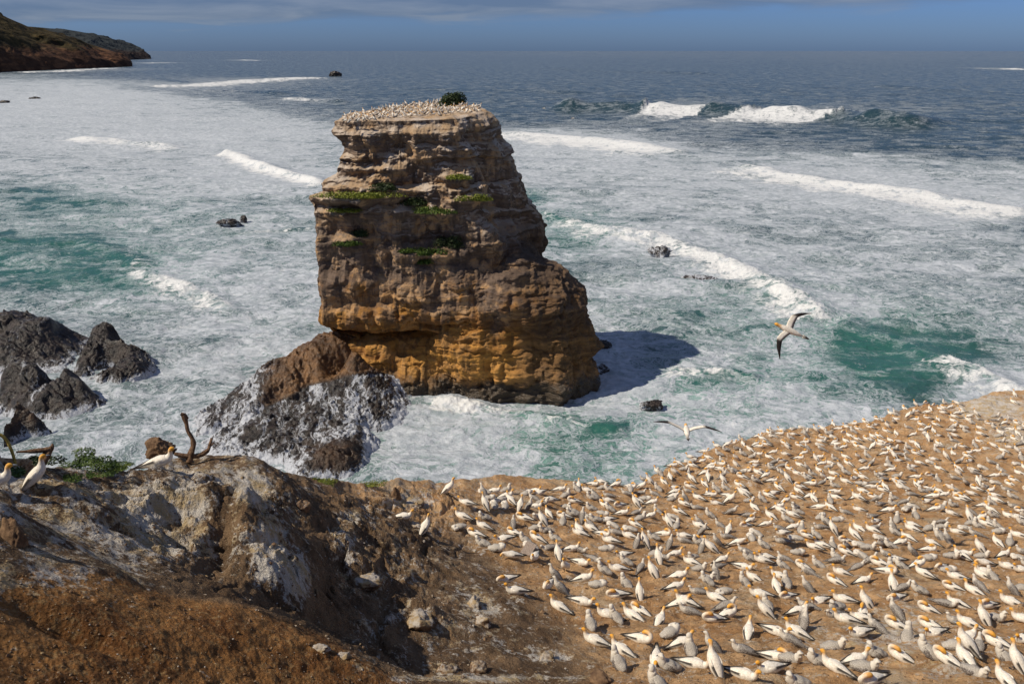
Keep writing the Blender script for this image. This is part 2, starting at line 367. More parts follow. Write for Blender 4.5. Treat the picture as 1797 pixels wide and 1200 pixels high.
# ================================================================== ROCK MATERIALS
def rock_stack_mat():
    m = MT('banded_sandstone'); p = m.pos(); g = m.n('ShaderNodeNewGeometry')
    sep = m.n('ShaderNodeSeparateXYZ'); m.put(sep.inputs[0], p); z = sep.outputs[2]
    w = vscale(m, vadd(m, m.noise(p, .12, 4, .5, col=True), (-.5, -.5, -.5)), 3.5)
    q = vadd(m, p, w)
    mp = m.n('ShaderNodeMapping'); m.put(mp.inputs[0], q); mp.inputs['Scale'].default_value = (.05, .05, 1.0); mp.inputs['Rotation'].default_value = (0, .05, 0)
    s1 = m.noise(mp.outputs[0], .8, 6, .65)
    s2 = m.noise(mp.outputs[0], 3.0, 5, .6)
    streak = m.noise(m.pos((1, 1, .07)), .9, 5, .6)
    blot = m.noise(p, .35, 6, .6)
    up = m.n('ShaderNodeSeparateXYZ'); m.put(up.inputs[0], g.outputs['Normal']); nz = up.outputs[2]
    grey = m.mix(m.ss(s1, .35, .65), (.075, .048, .034), (.26, .18, .122))
    grey = m.mix(m.ss(s2, .42, .62), grey, (.15, .105, .08))
    och = m.mix(m.ss(s1, .35, .65), (.21, .088, .018), (.50, .245, .05))
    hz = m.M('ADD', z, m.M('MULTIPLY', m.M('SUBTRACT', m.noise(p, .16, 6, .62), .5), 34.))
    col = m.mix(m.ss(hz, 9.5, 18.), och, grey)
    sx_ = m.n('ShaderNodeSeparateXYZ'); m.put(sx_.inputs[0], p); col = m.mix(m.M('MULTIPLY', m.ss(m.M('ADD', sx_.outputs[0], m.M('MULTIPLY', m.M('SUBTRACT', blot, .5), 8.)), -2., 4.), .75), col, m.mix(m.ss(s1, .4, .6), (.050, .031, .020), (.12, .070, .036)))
    pink = m.mix(m.ss(s2, .4, .6), (.50, .29, .13), (.44, .29, .17))
    col = m.mix(m.M('MULTIPLY', m.M('MULTIPLY', m.ss(blot, .50, .60), m.ss(sx_.outputs[0], 3., -3., .25, 1.)), .75), col, m.mix(m.ss(z, 10., 14.), (.40, .21, .07), pink))
    col = m.mix(m.M('MULTIPLY', m.ss(streak, .48, .62), .72), col, m.mix(m.ss(z, 9., 14.), (.12, .065, .022), (.085, .058, .042)))
    wet = m.M('ADD', z, m.M('MULTIPLY', m.M('SUBTRACT', blot, .5), 7.))
    col = m.mix(m.ss(wet, 3.6, 1.2), col, (.055, .038, .022))
    gu = m.M('MULTIPLY', m.ss(m.M('ADD', z, m.M('MULTIPLY', streak, 7.)), 41.2, 44.2), m.ss(m.noise(m.pos((1, 1, .25)), 1.3, 5, .65), .42, .60))
    gu = m.M('MAXIMUM', m.M('MULTIPLY', gu, .75), m.M('MULTIPLY', m.M('MULTIPLY', m.ss(nz, .25, .7), m.ss(z, 21., 29.)), .8))
    col = m.mix(gu, col, m.mix(m.ss(blot, .35, .6), (.62, .52, .42), (.42, .29, .17)))
    b = m.bump(s2, .7, .40); b = m.bump(m.noise(m.pos((1.2, 1.2, .7)), 1.2, 10, .72), .75, .36, b); b = m.bump(m.noise(p, 7., 5, .7), .5, .09, b)
    return m.fin(col, m.ss(wet, 1., 6., .32, .88), b, .4)
def wet_rock_mat():
    m = MT('wet_dark_rock'); p = m.pos(); g = m.n('ShaderNodeNewGeometry')
    up = m.n('ShaderNodeSeparateXYZ'); m.put(up.inputs[0], g.outputs['Normal'])
    och = m.A('ochre')
    n = m.noise(p, .7, 8, .65)
    dk = m.mix(m.ss(n, .35, .65), (.010, .008, .008), (.045, .032, .025))
    oc = m.mix(m.ss(n, .35, .65), (.13, .06, .02), (.30, .155, .06))
    col = m.mix(och, dk, oc)
    w = vadd(m, p, vscale(m, vadd(m, m.noise(p, .5, 4, .6, col=True), (-.5, -.5, -.5)), 3.))
    mp = m.n('ShaderNodeMapping'); m.put(mp.inputs[0], w); mp.inputs['Scale'].default_value = (1.25, .36, .4); mp.inputs['Rotation'].default_value = (0, 0, .9)
    a = m.noise(mp.outputs[0], .75, 7, .66)
    vein = m.M('SUBTRACT', 1., m.M('MULTIPLY', m.M('ABSOLUTE', m.M('SUBTRACT', a, .5)), 13.))
    a2 = m.noise(mp.outputs[0], 2.4, 5, .66)
    vein = m.M('MAXIMUM', vein, m.M('SUBTRACT', .6, m.M('MULTIPLY', m.M('ABSOLUTE', m.M('SUBTRACT', a2, .5)), 16.))); vein = m.M('MULTIPLY', vein, 1.1)
    f = m.M('ADD', m.M('MULTIPLY', vein, .8), m.M('SUBTRACT', m.M('MULTIPLY', m.A('wash'), 1.7), .95))
    f = m.M('ADD', f, m.M('MULTIPLY', m.M('SUBTRACT', m.noise(mp.outputs[0], .3, 5, .6), .5), 2.8))
    F_ = m.ss(f, .0, .55)
    col = m.mix(F_, col, (.50, .52, .56))
    b = m.bump(n, .9, .7); b = m.bump(m.noise(p, 4., 6, .7), .6, .14, b)
    return m.fin(col, m.M('ADD', .30, m.M('MULTIPLY', F_, .5)), b, .35)
MAT_STACK = rock_stack_mat(); MAT_WET = wet_rock_mat()

# ================================================================== SEA STACK
def ring_poly(pts, n, k):
    P = np.array(pts + [pts[0]], float); seg = np.r_[0, np.cumsum(np.hypot(*np.diff(P, axis=0).T))]
    # denser sampling on the camera side
    t = np.linspace(0, seg[-1], 4000, endpoint=False); x = np.interp(t, seg, P[:, 0]); y = np.interp(t, seg, P[:, 1])
    ker = np.hanning(k); ker /= ker.sum()
    pad = k
    x = np.convolve(np.r_[x[-pad:], x, x[:pad]], ker, 'same')[pad:-pad]; y = np.convolve(np.r_[y[-pad:], y, y[:pad]], ker, 'same')[pad:-pad]
    w = np.where(y < .35, 1.0, .25); c = np.cumsum(w); c = c / c[-1]
    i = np.interp(np.linspace(0, 1, n, endpoint=False), c, np.arange(4000))
    return np.interp(i, np.arange(4000), x), np.interp(i, np.arange(4000), y)
def step1(t, seed):
    v = vn(t, 0 * t, 0.0, seed); return sst(.36, .64, v) * 2 - 1
def rock_disp(x, y, z, amp=1.0):
    zz = z - .045 * x + 1.1 * fbm(x / 11, y / 11, z / 11, o=3, seed=61)
    msk = .5 + .5 * np.clip(fbm(x / 9, y / 9, z / 7, o=2, seed=62) * 1.6, -1, 1)
    st = np.interp(z, [0, 9, 14, 24, 29, 34], [.15, .2, .28, .36, .8, .9]) * np.clip(.25 + 1.2 * msk, 0, 1.2)
    d = .55 * step1(zz / 2.4, 63) * st + .30 * step1(zz / .95, 64) * st + .09 * step1(zz / .36, 65) * st
    d += .75 * (sst(.2, .8, vn((x + 2 * fbm(x / 6, y / 6, z / 6, seed=57, o=3)) / 2.7, y / 2.7, zz / 4.2, 59)) - .5) * 1.3
    d += .20 * (sst(.25, .75, vn((x + 1.2 * fbm(x / 3, y / 3, z / 3, seed=56, o=3)) / 1.1, y / 1.1, zz / 2.2, 60)) - .5)
    d += 1.5 * fbm(x / 8, y / 8, z / 9, o=3, seed=66)
    d += 1.15 * (ridged(x / 2.6, y / 2.6, z / 11., o=4, seed=67) - .6) * (1.4 - msk)
    d -= .9 * sst(.62, .9, ridged(x / 3.2, y / 3.2, z / 3.0, o=3, seed=68)) * .6
    d += .30 * (np.abs(fbm(x / 2.1, y / 2.1, z / 1.7, o=4, seed=69)) - .3)
    return d * amp
FEAT = [ # bumps on the face in photo pixels: px, py, rx, ry, outward metres
 (600,346,62,7,1.9),(700,343,50,6,.8),(596,374,45,6,1.1),(610,322,55,10,.8),(640,360,80,7,-.9),(745,352,40,14,-1.2),(740,372,60,6,1.1),(835,348,34,6,.9),(800,312,30,6,.9),
 (620,420,36,6,1.1),(600,408,40,8,-.7),(765,440,70,9,1.0),(800,425,30,10,-.9),(740,445,40,6,.7),(950,432,34,30,-2.2),(905,470,50,22,-1.4),
 (650,594,130,7,-3.2),(560,590,60,8,-2.5),(780,572,60,6,-1.4),(700,552,130,16,1.0),(770,520,60,20,.9),(860,545,50,20,.7),(845,640,90,50,-.9),(735,600,36,26,-.9),(815,585,14,22,1.1),
 (880,590,30,35,-.8),(720,650,26,60,1.0),(650,265,70,14,-.7),(700,230,110,7,.5),(790,260,80,16,.5),(650,296,60,5,.9),(870,430,50,12,.8),(610,500,40,22,.6),(680,480,30,40,-.6),(820,480,60,25,.6),(900,390,50,10,-.6),(885,372,36,5,.7)]
def stack_top(x, y): return 40.2 + (y - 118) * .062 + (x + 27) * .028
def build_stack():
    Lp = [(585,219),(600,240),(601,261),(595,280),(594,296),(570,313),(574,334),(558,341),(550,355),(558,373),(563,401),(561,429),(565,457),(564,485),(570,513),(567,541),(577,560),(576,583),(564,597),(566,640),(566,720)]
    Rp = [(845,192),(864,208),(873,247),(885,266),(899,299),(908,327),(927,364),(948,397),(959,415),(962,443),(950,462),(962,520),(970,600),(985,720)]
    def prof(P):
        w = at_y([p[0] for p in P], [p[1] for p in P], 122.); o = np.argsort(w[:, 2]); return w[o, 2], w[o, 0]
    zl, xl = prof(Lp); zr, xr = prof(Rp)
    ns, nz = 820, 560
    u, v = ring_poly([(-1, -.85), (-.25, -1), (.62, -.97), (1, -.3), (.98, .2), (.75, .7), (.3, 1), (-.3, .92), (-.95, 0)], ns, 130)
    tz = np.linspace(-1.5, 41.2, nz)
    XL = np.interp(tz, zl, xl); XR = np.interp(tz, zr, xr)
    YF = np.interp(tz, [-2, 0, 3, 7, 8.5, 10, 15, 22, 31, 33, 36, 41], [112.2, 112.6, 113.2, 114.6, 115.4, 113.9, 114.3, 115.2, 116., 116.7, 117.2, 117.4])
    YB = 137 + (41 - tz) * .12
    X = ((XL + XR) / 2)[:, None] + ((XR - XL) / 2)[:, None] * u[None]; Y = ((YF + YB) / 2)[:, None] + ((YB - YF) / 2)[:, None] * v[None]
    Z = np.repeat(tz[:, None], ns, 1)
    tx = np.roll(X, -1, 1) - np.roll(X, 1, 1); ty = np.roll(Y, -1, 1) - np.roll(Y, 1, 1); l = np.hypot(tx, ty) + 1e-9
    nx, ny = ty / l, -tx / l
    cxx = ((XL + XR) / 2)[:, None]; cyy = ((YF + YB) / 2)[:, None]
    sg = np.sign((nx * (X - cxx) + ny * (Y - cyy)).mean()); nx *= sg; ny *= sg
    topf = sst(41, 38.5, Z)
    side = np.abs(u[None]) ** 6
    lside = side * (u < 0)[None]
    d = rock_disp(X, Y, Z) * (1 - .30 * side) * (.35 + .65 * topf)
    d = (d - d.mean() - .15) * (1 - .55 * lside) - lside * np.interp(Z, [5, 9, 16, 24, 36], [0, 1.3, .9, .4, .7]) + side * (u > 0)[None] * np.interp(Z, [10, 16, 21, 25, 30], [0, 1.6, 1.5, .9, .2])
    px, py = to_px(X, Y, Z); fr = (v < .1)[None]
    for a, b, rx, ry, am in FEAT:
        yy = (py - b) / ry; yy = np.where((yy > 0) & (am > 0), yy * .55, yy * 1.25 if am > 0 else yy)
        d = d + fr * am * np.exp(-((px - a) / rx) ** 4 - yy ** 2)
    d = d + .5 * np.exp(-((Z - 39.6) / .7) ** 2) * (1 + fbm(X / 2, Y / 2, 0 * Z, seed=3))
    d = d + .12 * fbm(X / .7, Y / .7, Z / .5, o=3, seed=71)
    X = X + nx * d; Y = Y + ny * d
    zt = stack_top(X, Y); k = sst(36, 41.2, Z); Z = Z + k * (zt - 41.2)
    Z = Z + .18 * fbm(X / 1.4, Y / 1.4, Z / 1.4, o=2, seed=72) * (1 - k)
    # cap
    rings = []; nc = 70
    ex, ey = X[-1], Y[-1]; mx_, my_ = ex.mean(), ey.mean()
    for i in range(1, nc + 1):
        f = 1 - i / nc; xx = mx_ + (ex - mx_) * f; yy = my_ + (ey - my_) * f
        zz = stack_top(xx, yy) + .22 * fbm(xx / 2.2, yy / 2.2, seed=73) * min(1, i / 6) + .1 * min(1, i / 3)
        rings.append(np.stack([xx, yy, zz], -1))
    V = np.concatenate([np.stack([X, Y, Z], -1).reshape(-1, 3)] + [r for r in rings])
    F_ = grid_faces(nz + nc, ns, True)
    # buttress on the right, joined into the same rock
    Bp = [(945,448),(972,458),(1000,466),(1020,492),(1036,513),(1050,560),(1064,596),(1071,607),(1052,616),(1062,640),(1062,700)]
    w = at_y([p[0] for p in Bp], [p[1] for p in Bp], 118.); o = np.argsort(w[:, 2]); bz, bx = w[o, 2], w[o, 0]
    n2, m2 = 460, 300; th = np.linspace(0, 2 * np.pi, n2, endpoint=False)
    t2 = np.linspace(-1.5, bz[-1], m2); xr2 = np.interp(t2, bz, bx); xc = np.full(m2, 1.0); rx = np.maximum(xr2 - xc - .9, .2)
    ry = 6.4 * np.clip((bz[-1] + .5 - t2) / 8, 0, 1) ** .62 + .8 * sst(8, 0, t2)
    cs, sn = np.cos(th), np.sin(th); su = np.sign(cs) * np.abs(cs) ** .75; svv = np.sign(sn) * np.abs(sn) ** .75
    X2 = xc[:, None] + rx[:, None] * su; Y2 = 118.8 + ry[:, None] * svv; Z2 = np.repeat(t2[:, None], n2, 1)
    d2 = rock_disp(X2 + 50, Y2, Z2, 1.0) * (.55 + .45 * np.abs(svv))[None] + .35 * (ridged(X2 / 1.3, Y2 / 1.3, Z2 / 1.0, seed=75) - .55) + .2 * fbm(X2 / .6, Y2 / .6, Z2 / .5, o=3, seed=76)
    d2 = d2 - d2.mean()
    X2 = X2 + su * d2; Y2 = Y2 + svv * d2; Z2 = Z2 + .3 * fbm(X2 / 2, Y2 / 2, Z2 / 2, seed=77)
    top = np.array([[xc[-1], 118.8, bz[-1] + .3]])
    V2 = np.concatenate([np.stack([X2, Y2, Z2], -1).reshape(-1, 3), top]); off = len(V)
    F2 = grid_faces(m2, n2, True) + off; base = off + (m2 - 1) * n2; j = np.arange(n2)
    T2 = np.stack([base + j, base + (j + 1) % n2, np.full(n2, off + m2 * n2)], -1)
    me = mk_mesh('sea_stack', np.concatenate([V, V2]), [F_, F2, T2])
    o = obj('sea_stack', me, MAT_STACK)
    tag(o, 'tall brown rock stack rising from the surf, its flat top covered with gannets', 'sea stack')
    return o
stack = build_stack()

def patch_rock(name, pts, x0, x1, y0, y1, n, label, cat, rough=1., och=None, wash=.5, seed=0, eps=.8, steps=True):
    """a rock platform as a heightfield through control points (px, py, z)"""
    lift = 1.0 if name == 'shore_rock' else .0
    pts = [(a, b, c + (lift if c > 0 else 0)) for a, b, c in pts]
    C = [tuple(at_z(a, b, c)[:2]) + (c,) for a, b, c in pts]
    f = RBF(C, eps); xs = np.linspace(x0, x1, n); ys = np.linspace(y0, y1, int(n * (y1 - y0) / (x1 - x0)))
    X, Y = np.meshgrid(xs, ys); Z = f(X, Y)
    dm = np.full(X.shape, 99.)
    for a_, b_, c_ in C:
        if c_ > 0: dm = np.minimum(dm, np.hypot(X - a_, Y - b_))
    Z = Z - 5 * sst(2.6, 8.0, dm)
    r = .55 * fbm(X / 3.5, Y / 3.5, seed=seed, o=6, g=.6) + .35 * (ridged(X / 3.2, Y / 2.2, seed=seed + 3, o=5) - .6)
    blk = step1(fbm(X / 3.2 + 9, Y / 2.6, seed=seed + 7, o=4) * 3.2, seed + 8) * .40 + step1(fbm(X / 1.2, Y / 1.0, seed=seed + 9, o=3) * 2.4, seed + 10) * .16
    r = r + blk
    if steps:
        q = Z + 1.6 * fbm(X / 4.5, Y / 4.5, seed=seed + 5, o=5); q2 = np.floor(q / .7) + sst(.55, .95, q / .7 - np.floor(q / .7)); Z = Z + .45 * (q2 * .7 - q)
    Z = Z + r * rough
    me = mk_mesh(name, np.stack([X, Y, Z], -1).reshape(-1, 3), grid_faces(*X.shape))
    px, py = to_px(X, Y, Z)
    attr(me, 'ochre', och(px, py, Z) if och else 0 * X); attr(me, 'wash', np.clip(wash(px, py, Z) if callable(wash) else wash + 0 * X, 0, 1))
    return tag(obj(name, me, MAT_WET), label, cat)
def build_shelf():
    pts = [(566,600,7.8),(600,602,7.4),(680,606,6.4),(530,614,6.9),(500,628,6.1),(478,642,5.6),(470,664,4.6),(455,690,3.2),(430,690,3),(400,706,2.2),(370,722,1.2),(343,742,.4),
     (465,714,1.6),(500,700,2.2),(540,676,3.0),(580,664,3.4),(620,656,3.4),(660,650,3.4),(700,646,3.4),(560,640,5.6),(620,628,6.2),(690,622,5.0),(510,665,4.2),
     (700,690,1.6),(715,715,.4),(690,735,0),(660,700,2.2),(600,715,2.0),(540,722,1.8),(480,745,1.4),(420,760,.9),(380,780,.5),(560,755,1.2),(620,760,1.2),(660,760,-.3),(480,790,.6),(430,800,.1),
     (580,782,1.7),(620,785,1.3),(550,795,1.5),(520,815,.9),(600,812,1.0),(640,800,-.4),(635,830,-.8),(600,840,-.6),(500,830,-.3),(560,840,0),(340,790,-.6),(320,770,-1),(320,735,-1.),(360,700,-1),(400,680,-1.2),(440,655,-1.2),(470,625,-1.),(510,600,-1.),(540,580,-1.5),(700,760,-1.5),(740,720,-1.5),(680,850,-2.5),(400,860,-1.5),(300,820,-2.),(300,700,-4),(420,620,-5),(760,800,-4)]
    def och(px, py, z):
        line = np.interp(px, [440, 465, 500, 540, 620, 710], [690, 712, 696, 674, 654, 648])
        return sst(6, -4, py - line) * sst(445, 490, px) * np.clip(.65 + .3 * fbm(px / 30, py / 30, seed=5), 0, 1) + .25 * np.exp(-((px - 585) / 40) ** 2 - ((py - 800) / 25) ** 2)
    def wash(px, py, z):
        w = .44 + .1 * fbm(px / 40, py / 40, seed=8)
        w = w - 1.7 * och(px, py, z)
        w = w - .35 * np.exp(-((px - 590) / 50) ** 2 - ((py - 800) / 24) ** 2) - .15 * sst(470, 410, px) * sst(770, 700, py)
        w = w - .25 * np.exp(-((px - 490) / 60) ** 2 - ((py - 770) / 20) ** 2) - .2 * np.exp(-((px - 640) / 60) ** 2 - ((py - 670) / 14) ** 2)
        w = w + .5 * sst(.9, -.2, z)
        return w
    patch_rock('rock_shelf', pts, -48, -8, 80, 128, 330, 'low dark rock shelf at the left foot of the stack, washed by white water', 'rock shelf', .75, och, wash, seed=81, steps=True)
    L = [(-60,545,4.8),(20,545,5.2),(60,556,4.8),(92,562,4.4),(100,575,3.),(60,590,3.2),(0,600,3.4),(120,590,1.4),(60,618,1.2),(0,625,1.6),(130,565,-1),(100,548,-2),(0,525,-3),(60,530,-3),(-60,520,-3),(140,600,.4),(100,630,.3),(0,645,.2),(-60,600,3),(-60,640,.5),(150,640,-.5)]
    patch_rock('shore_rock', L, -92, -62, 104, 140, 220, 'big slanting dark slab at the left edge of the photo', 'rock', .55, None, lambda px, py, z: .5 * sst(1.6, .2, z) + .06, seed=91)
    L = [(128,572,3.4),(150,566,3.8),(190,562,4.2),(214,574,3.8),(218,600,2.8),(212,630,1.6),(180,600,3),(140,598,2.2),(170,632,.8),(120,610,.4),(200,645,.1),(235,600,-2),(235,640,-2),(215,555,-3),(150,550,-3),(110,560,-2.5),(105,590,-.6),(120,640,-.8),(190,665,-1.5)]
    patch_rock('shore_rock', L, -72, -50, 103, 130, 220, 'jagged black rock with a wet top, right of the slanting slab', 'rock', .8, None, lambda px, py, z: .5 * sst(1.8, .2, z) + .06, seed=95)
    L = [(-40,632,3),(10,636,3.3),(60,648,3.2),(110,650,3.2),(140,668,2.4),(160,682,.6),(130,688,1.),(80,672,2.4),(30,662,2.4),(0,665,2.),(60,690,.5),(0,690,.3),(180,700,-1.5),(170,660,-2),(120,635,-1.8),(50,625,-1.2),(-40,612,-1),(100,705,-.8),(0,705,-.8)]
    patch_rock('shore_rock', L, -78, -48, 88, 114, 220, 'rounded black boulders glistening in the middle of the left shore rocks', 'rock', .5, None, lambda px, py, z: .55 * sst(1.2, .2, z) + .06, seed=99, steps=False)
    L = [(-60,695,3),(0,694,3.4),(50,694,3.4),(92,700,2.6),(98,715,1.4),(60,722,2.),(20,735,2.),(0,760,1.),(60,745,.7),(120,715,-.6),(100,690,-2),(0,682,-2),(100,745,-.6),(50,785,-1),(0,800,-1),(-60,760,1),(-60,680,-2)]
    patch_rock('shore_rock', L, -68, -42, 70, 100, 220, 'brown wave-washed rock nearest the cliff in the left shore rocks', 'rock', .6, lambda px, py, z: .25 * sst(1.4, 2.6, z), lambda px, py, z: .45 * sst(1.6, .1, z) + .06, seed=103)
build_shelf()

def ico(sub):
    import bmesh
    bm = bmesh.new(); bmesh.ops.create_icosphere(bm, subdivisions=sub, radius=1)
    V = np.array([v.co[:] for v in bm.verts]); F_ = np.array([[v.index for v in f.verts] for f in bm.faces]); bm.free(); return V, F_
ICO = {}
def rock_mesh(name, sx, sy, sz, seed, sub=5, rough=.35, cuts=7, flat=False):
    if sub not in ICO: ICO[sub] = ico(sub)
    V, F_ = ICO[sub]; V = V.copy(); r = np.random.default_rng(seed)
    for i in range(cuts):
        n = r.normal(size=3); n /= np.linalg.norm(n); h = r.uniform(.55, .85); d = V @ n
        V = V - np.outer(np.maximum(d - h, 0) * .9, n)
    q = V * 1.3 + seed * 3.7
    V = V * (1 + rough * .5 * fbm(q[:, 0], q[:, 1], q[:, 2], o=3, seed=seed) + rough * .35 * fbm(q[:, 0] * 4, q[:, 1] * 4, q[:, 2] * 4, o=4, seed=seed + 1))[:, None]
    return mk_mesh(name, V * np.array([sx, sy, sz]), F_)
def sea_rock(px, py, sx, sy, sz, label, seed, wash=.35, rot=0.):
    me = rock_mesh('surf_rock', sx, sy, sz, seed, 5, .5); c = at_z(px, py)
    V = np.array([v.co[:] for v in me.vertices]); attr(me, 'ochre', np.zeros(len(V))); attr(me, 'wash', np.clip(wash + .3 * sst(.5, -.1, V[:, 2] / sz), 0, 1))
    tag(obj('surf_rock', me, MAT_WET, loc=(c[0], c[1], -.15 * sz), rot=(0, 0, rot)), label, 'rock')
sea_rock(589, 134, 15, 8, 12, 'black wedge of rock standing far out in the waves above the stack', 5, .0)
sea_rock(402, 392, 3.8, 1.6, 1.3, 'low dark rock breaking the foam to the left of the stack', 8, .2, .3)
sea_rock(427, 386, 1.1, .8, 1.5, 'small pointed black rock beside the low rock left of the stack', 9, .1)
sea_rock(1160, 445, 3.2, 2.4, 2.4, 'dark rock under the breaking crest right of the stack', 12, .38)
sea_rock(1238, 490, 4.6, 1.6, 1.0, 'flat dark rock awash below the breaking crest', 14, .42, -.25)
sea_rock(1140, 710, 2.0, 1.0, .9, 'low green-black rock in the foam below the stack, left of a gliding gannet', 16, .12)
sea_rock(1058, 607, 1.9, 1.4, 1.3, 'black block of rock at the right foot of the stack', 18, .1)
sea_rock(1055, 655, 1.6, 1.6, 1.6, 'wet knob of rock at the waterline of the right buttress', 19, .35)
sea_rock(5, 180, 7, 4, 2.4, 'tiny dark rock in the distant foam at the left edge of the photo', 20, .0)
sea_rock(60, 173, 6, 3, 1.8, 'tiny dark rock in the distant foam, further from the left edge', 21, .0)

# ================================================================== HEADLANDS
def build_headlands():
    m = MT('headland_scrub'); p = m.pos(); sep = m.n('ShaderNodeSeparateXYZ'); m.put(sep.inputs[0], p)
    g = m.A('scrub'); n = m.noise(p, .02, 8, .65); n2 = m.noise(p, .1, 5, .7)
    gr = m.mix(m.ss(n, .38, .6), (.020, .017, .008), (.055, .042, .018)); gr = m.mix(m.ss(n2, .55, .7), gr, (.10, .055, .02))
    br = m.mix(m.ss(n, .4, .6), (.045, .022, .014), (.13, .065, .035))
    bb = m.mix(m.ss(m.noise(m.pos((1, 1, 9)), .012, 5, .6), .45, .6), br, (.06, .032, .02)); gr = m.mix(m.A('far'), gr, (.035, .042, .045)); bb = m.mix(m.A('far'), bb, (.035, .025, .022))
    mat = m.fin(m.mix(g, bb, gr), .95, m.bump(n, .9, 12.), .1)
    def land(label, foot, top, dback, seed, hts=1.):
        cols = np.linspace(foot[0][0], foot[-1][0], 420); fy = np.interp(cols, [f[0] for f in foot], [f[1] for f in foot]); ty = np.interp(cols, [t[0] for t in top], [t[1] for t in top])
        F0 = at_z(cols, fy); df = F0[:, 1]; n = 150
        kk = np.linspace(0, 1, n)
        X = np.zeros((n + 40, 420)); Y = X.copy(); Z = X.copy()
        end = sst(0, 1, (cols[-1] - cols) / (cols[-1] - cols[0]) * 9)
        yr = df + dback * (.25 + .75 * end); tp = at_y(cols, ty, 1.); rd = ray(cols, ty)
        zt = CAMZ + rd[:, 2] / rd[:, 1] * yr; sx = F0[:, 0] / F0[:, 1]
        cl = .27
        for i, k in enumerate(kk):
            Y[i] = df + (yr - df) * (k ** 1.15 if k > 0 else 0); h = np.where(k < .12, k / .12 * cl, cl + (1 - cl) * ((k - .12) / .88) ** .85)
            Z[i] = zt * h
        for j in range(40):
            t = (j + 1) / 40; Y[n + j] = yr + dback * .8 * t; Z[n + j] = zt * (1 - t * t) - 2
        X = Y * sx[None]
        w = sst(0, .1, Z / zt.max()) * sst(1.02, .8, np.repeat(np.r_[kk, np.ones(40) * .6][:, None], 420, 1)) + .12
        am = zt.max() * .07
        X0, Y0 = X.copy(), Y.copy()
        Z = Z + am * fbm(X0 / 90, Y0 / 120, seed=seed, o=5) * w; Y = Y + 30 * fbm(X0 / 60, Z / 60, seed=seed + 2, o=4) * w
        Z[0] = -3
        me = mk_mesh('headland', np.stack([X, Y, Z], -1).reshape(-1, 3), grid_faces(*X.shape))
        attr(me, 'scrub', sst(.22, .34, Z / zt.max() + .06 * fbm(X / 50, Y / 50, seed=seed + 5)) * sst(.0, .5, end[None] + .3 * fbm(X / 70, Y / 70, Z / 40, seed=seed + 6)))
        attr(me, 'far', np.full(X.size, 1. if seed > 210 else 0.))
        tag(obj('headland', me, mat), label, None, None, 'structure')
    land('dark scrubby headland with a brown cliff foot at the far left', [(-420,150),(0,127),(120,122),(232,117)], [(-420,-60),(0,13),(15,24),(45,38),(70,50),(110,57),(150,72),(190,86),(215,96),(229,106),(232,112)], 420, 201)
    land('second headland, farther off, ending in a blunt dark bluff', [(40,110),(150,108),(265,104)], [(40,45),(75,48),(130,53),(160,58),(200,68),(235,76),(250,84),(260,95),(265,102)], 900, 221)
build_headlands()

# ================================================================== FOREGROUND CLIFF TOP
TP = [(0,1190,7.2),(0,1000,8.6),(0,900,11),(0,800,13.8),(100,1190,7.5),(100,1000,9.0),(100,900,11.5),(100,825,14.5),(200,1190,7.7),(210,1020,9.2),(300,1190,8),(300,1045,9.5),(300,950,12),(300,880,13.8),(300,812,16.3),
 (430,1190,8.3),(430,1075,9.4),(450,1000,12),(450,900,14.5),(450,803,17.3),(380,860,14.6),(560,1190,8.8),(560,1130,9.4),(560,1080,12.3),(540,1050,12.2),(520,950,13.6),(545,900,16.4),(520,840,18.6),(560,1000,13.8),(600,900,17.6),(600,848,21),
 (640,1190,9.1),(640,1168,9.3),(650,1140,12.2),(700,1180,12.3),(700,1000,15.5),(700,900,18.5),(700,840,22),(800,1190,12.6),(800,1100,13.8),(800,960,17.2),(780,846,22.2),(900,1190,13),(900,1000,16),(900,900,19.5),(860,833,23),(950,836,23.6),
 (1030,850,23.2),(1095,852,23.6),(1135,845,24.4),(1170,820,25.6),(1100,1190,13.5),(1100,1000,17),(1100,900,21),(1230,797,27),(1300,1190,14),(1300,1000,18),(1300,850,24.5),(1330,766,29.5),(1360,754,30.5),(1440,752,31.5),(1530,740,33),(1500,1190,14.5),(1500,1000,19),(1500,850,26),
 (1600,716,36),(1750,1190,15.5),(1750,1000,20),(1750,850,28),(1700,706,38),(1740,691,40.5),(1800,686,42),(1900,690,43),(1950,900,27)]
def _far(px, py, d):
    old = np.interp(py, [695,715,750,780,850,900,1000,1100,1190], [40,36,31.5,28.5,25,21.5,17.5,15.5,13.8]); new = np.interp(py, [695,715,750,780,850,900,1000,1100,1190], [55,51,46,41.5,34,28.5,21.8,17,13.9])
    return d * (1 + float(sst(560., 1000., px)) * (new / old - 1))
TP = [(a, b, _far(a, b, c)) for a, b, c in TP]
TPW = [tuple(at_dist(a, b, c)) for a, b, c in TP]
EXTRA = [(0, 0, 47.8), (0, 3, 46.4), (3, 4, 44.0), (6, 3, 43.4), (-3, 2, 46.9), (-7, 0, 49), (-10, 5, 49.5), (12, 3, 42.5), (-9.5, 12, 46.8), (-12, 11, 54), (-14.5, 10.8, 58.8), (-17, 10.8, 59.5), (-13.5, 14.5, 54), (-13, 8.4, 54.5), (-12, 6, 49.7), (-15, 5, 50.4), (-20, 4, 53), (-10, 16, 45), (-15, 19, 46), (0, -10, 50), (14, -8, 46), (-16, -8, 52), (22, 10, 41)]  # includes an unseen crag at left, added and raised to shade the gully
TRB = RBF(TPW + EXTRA, .5)
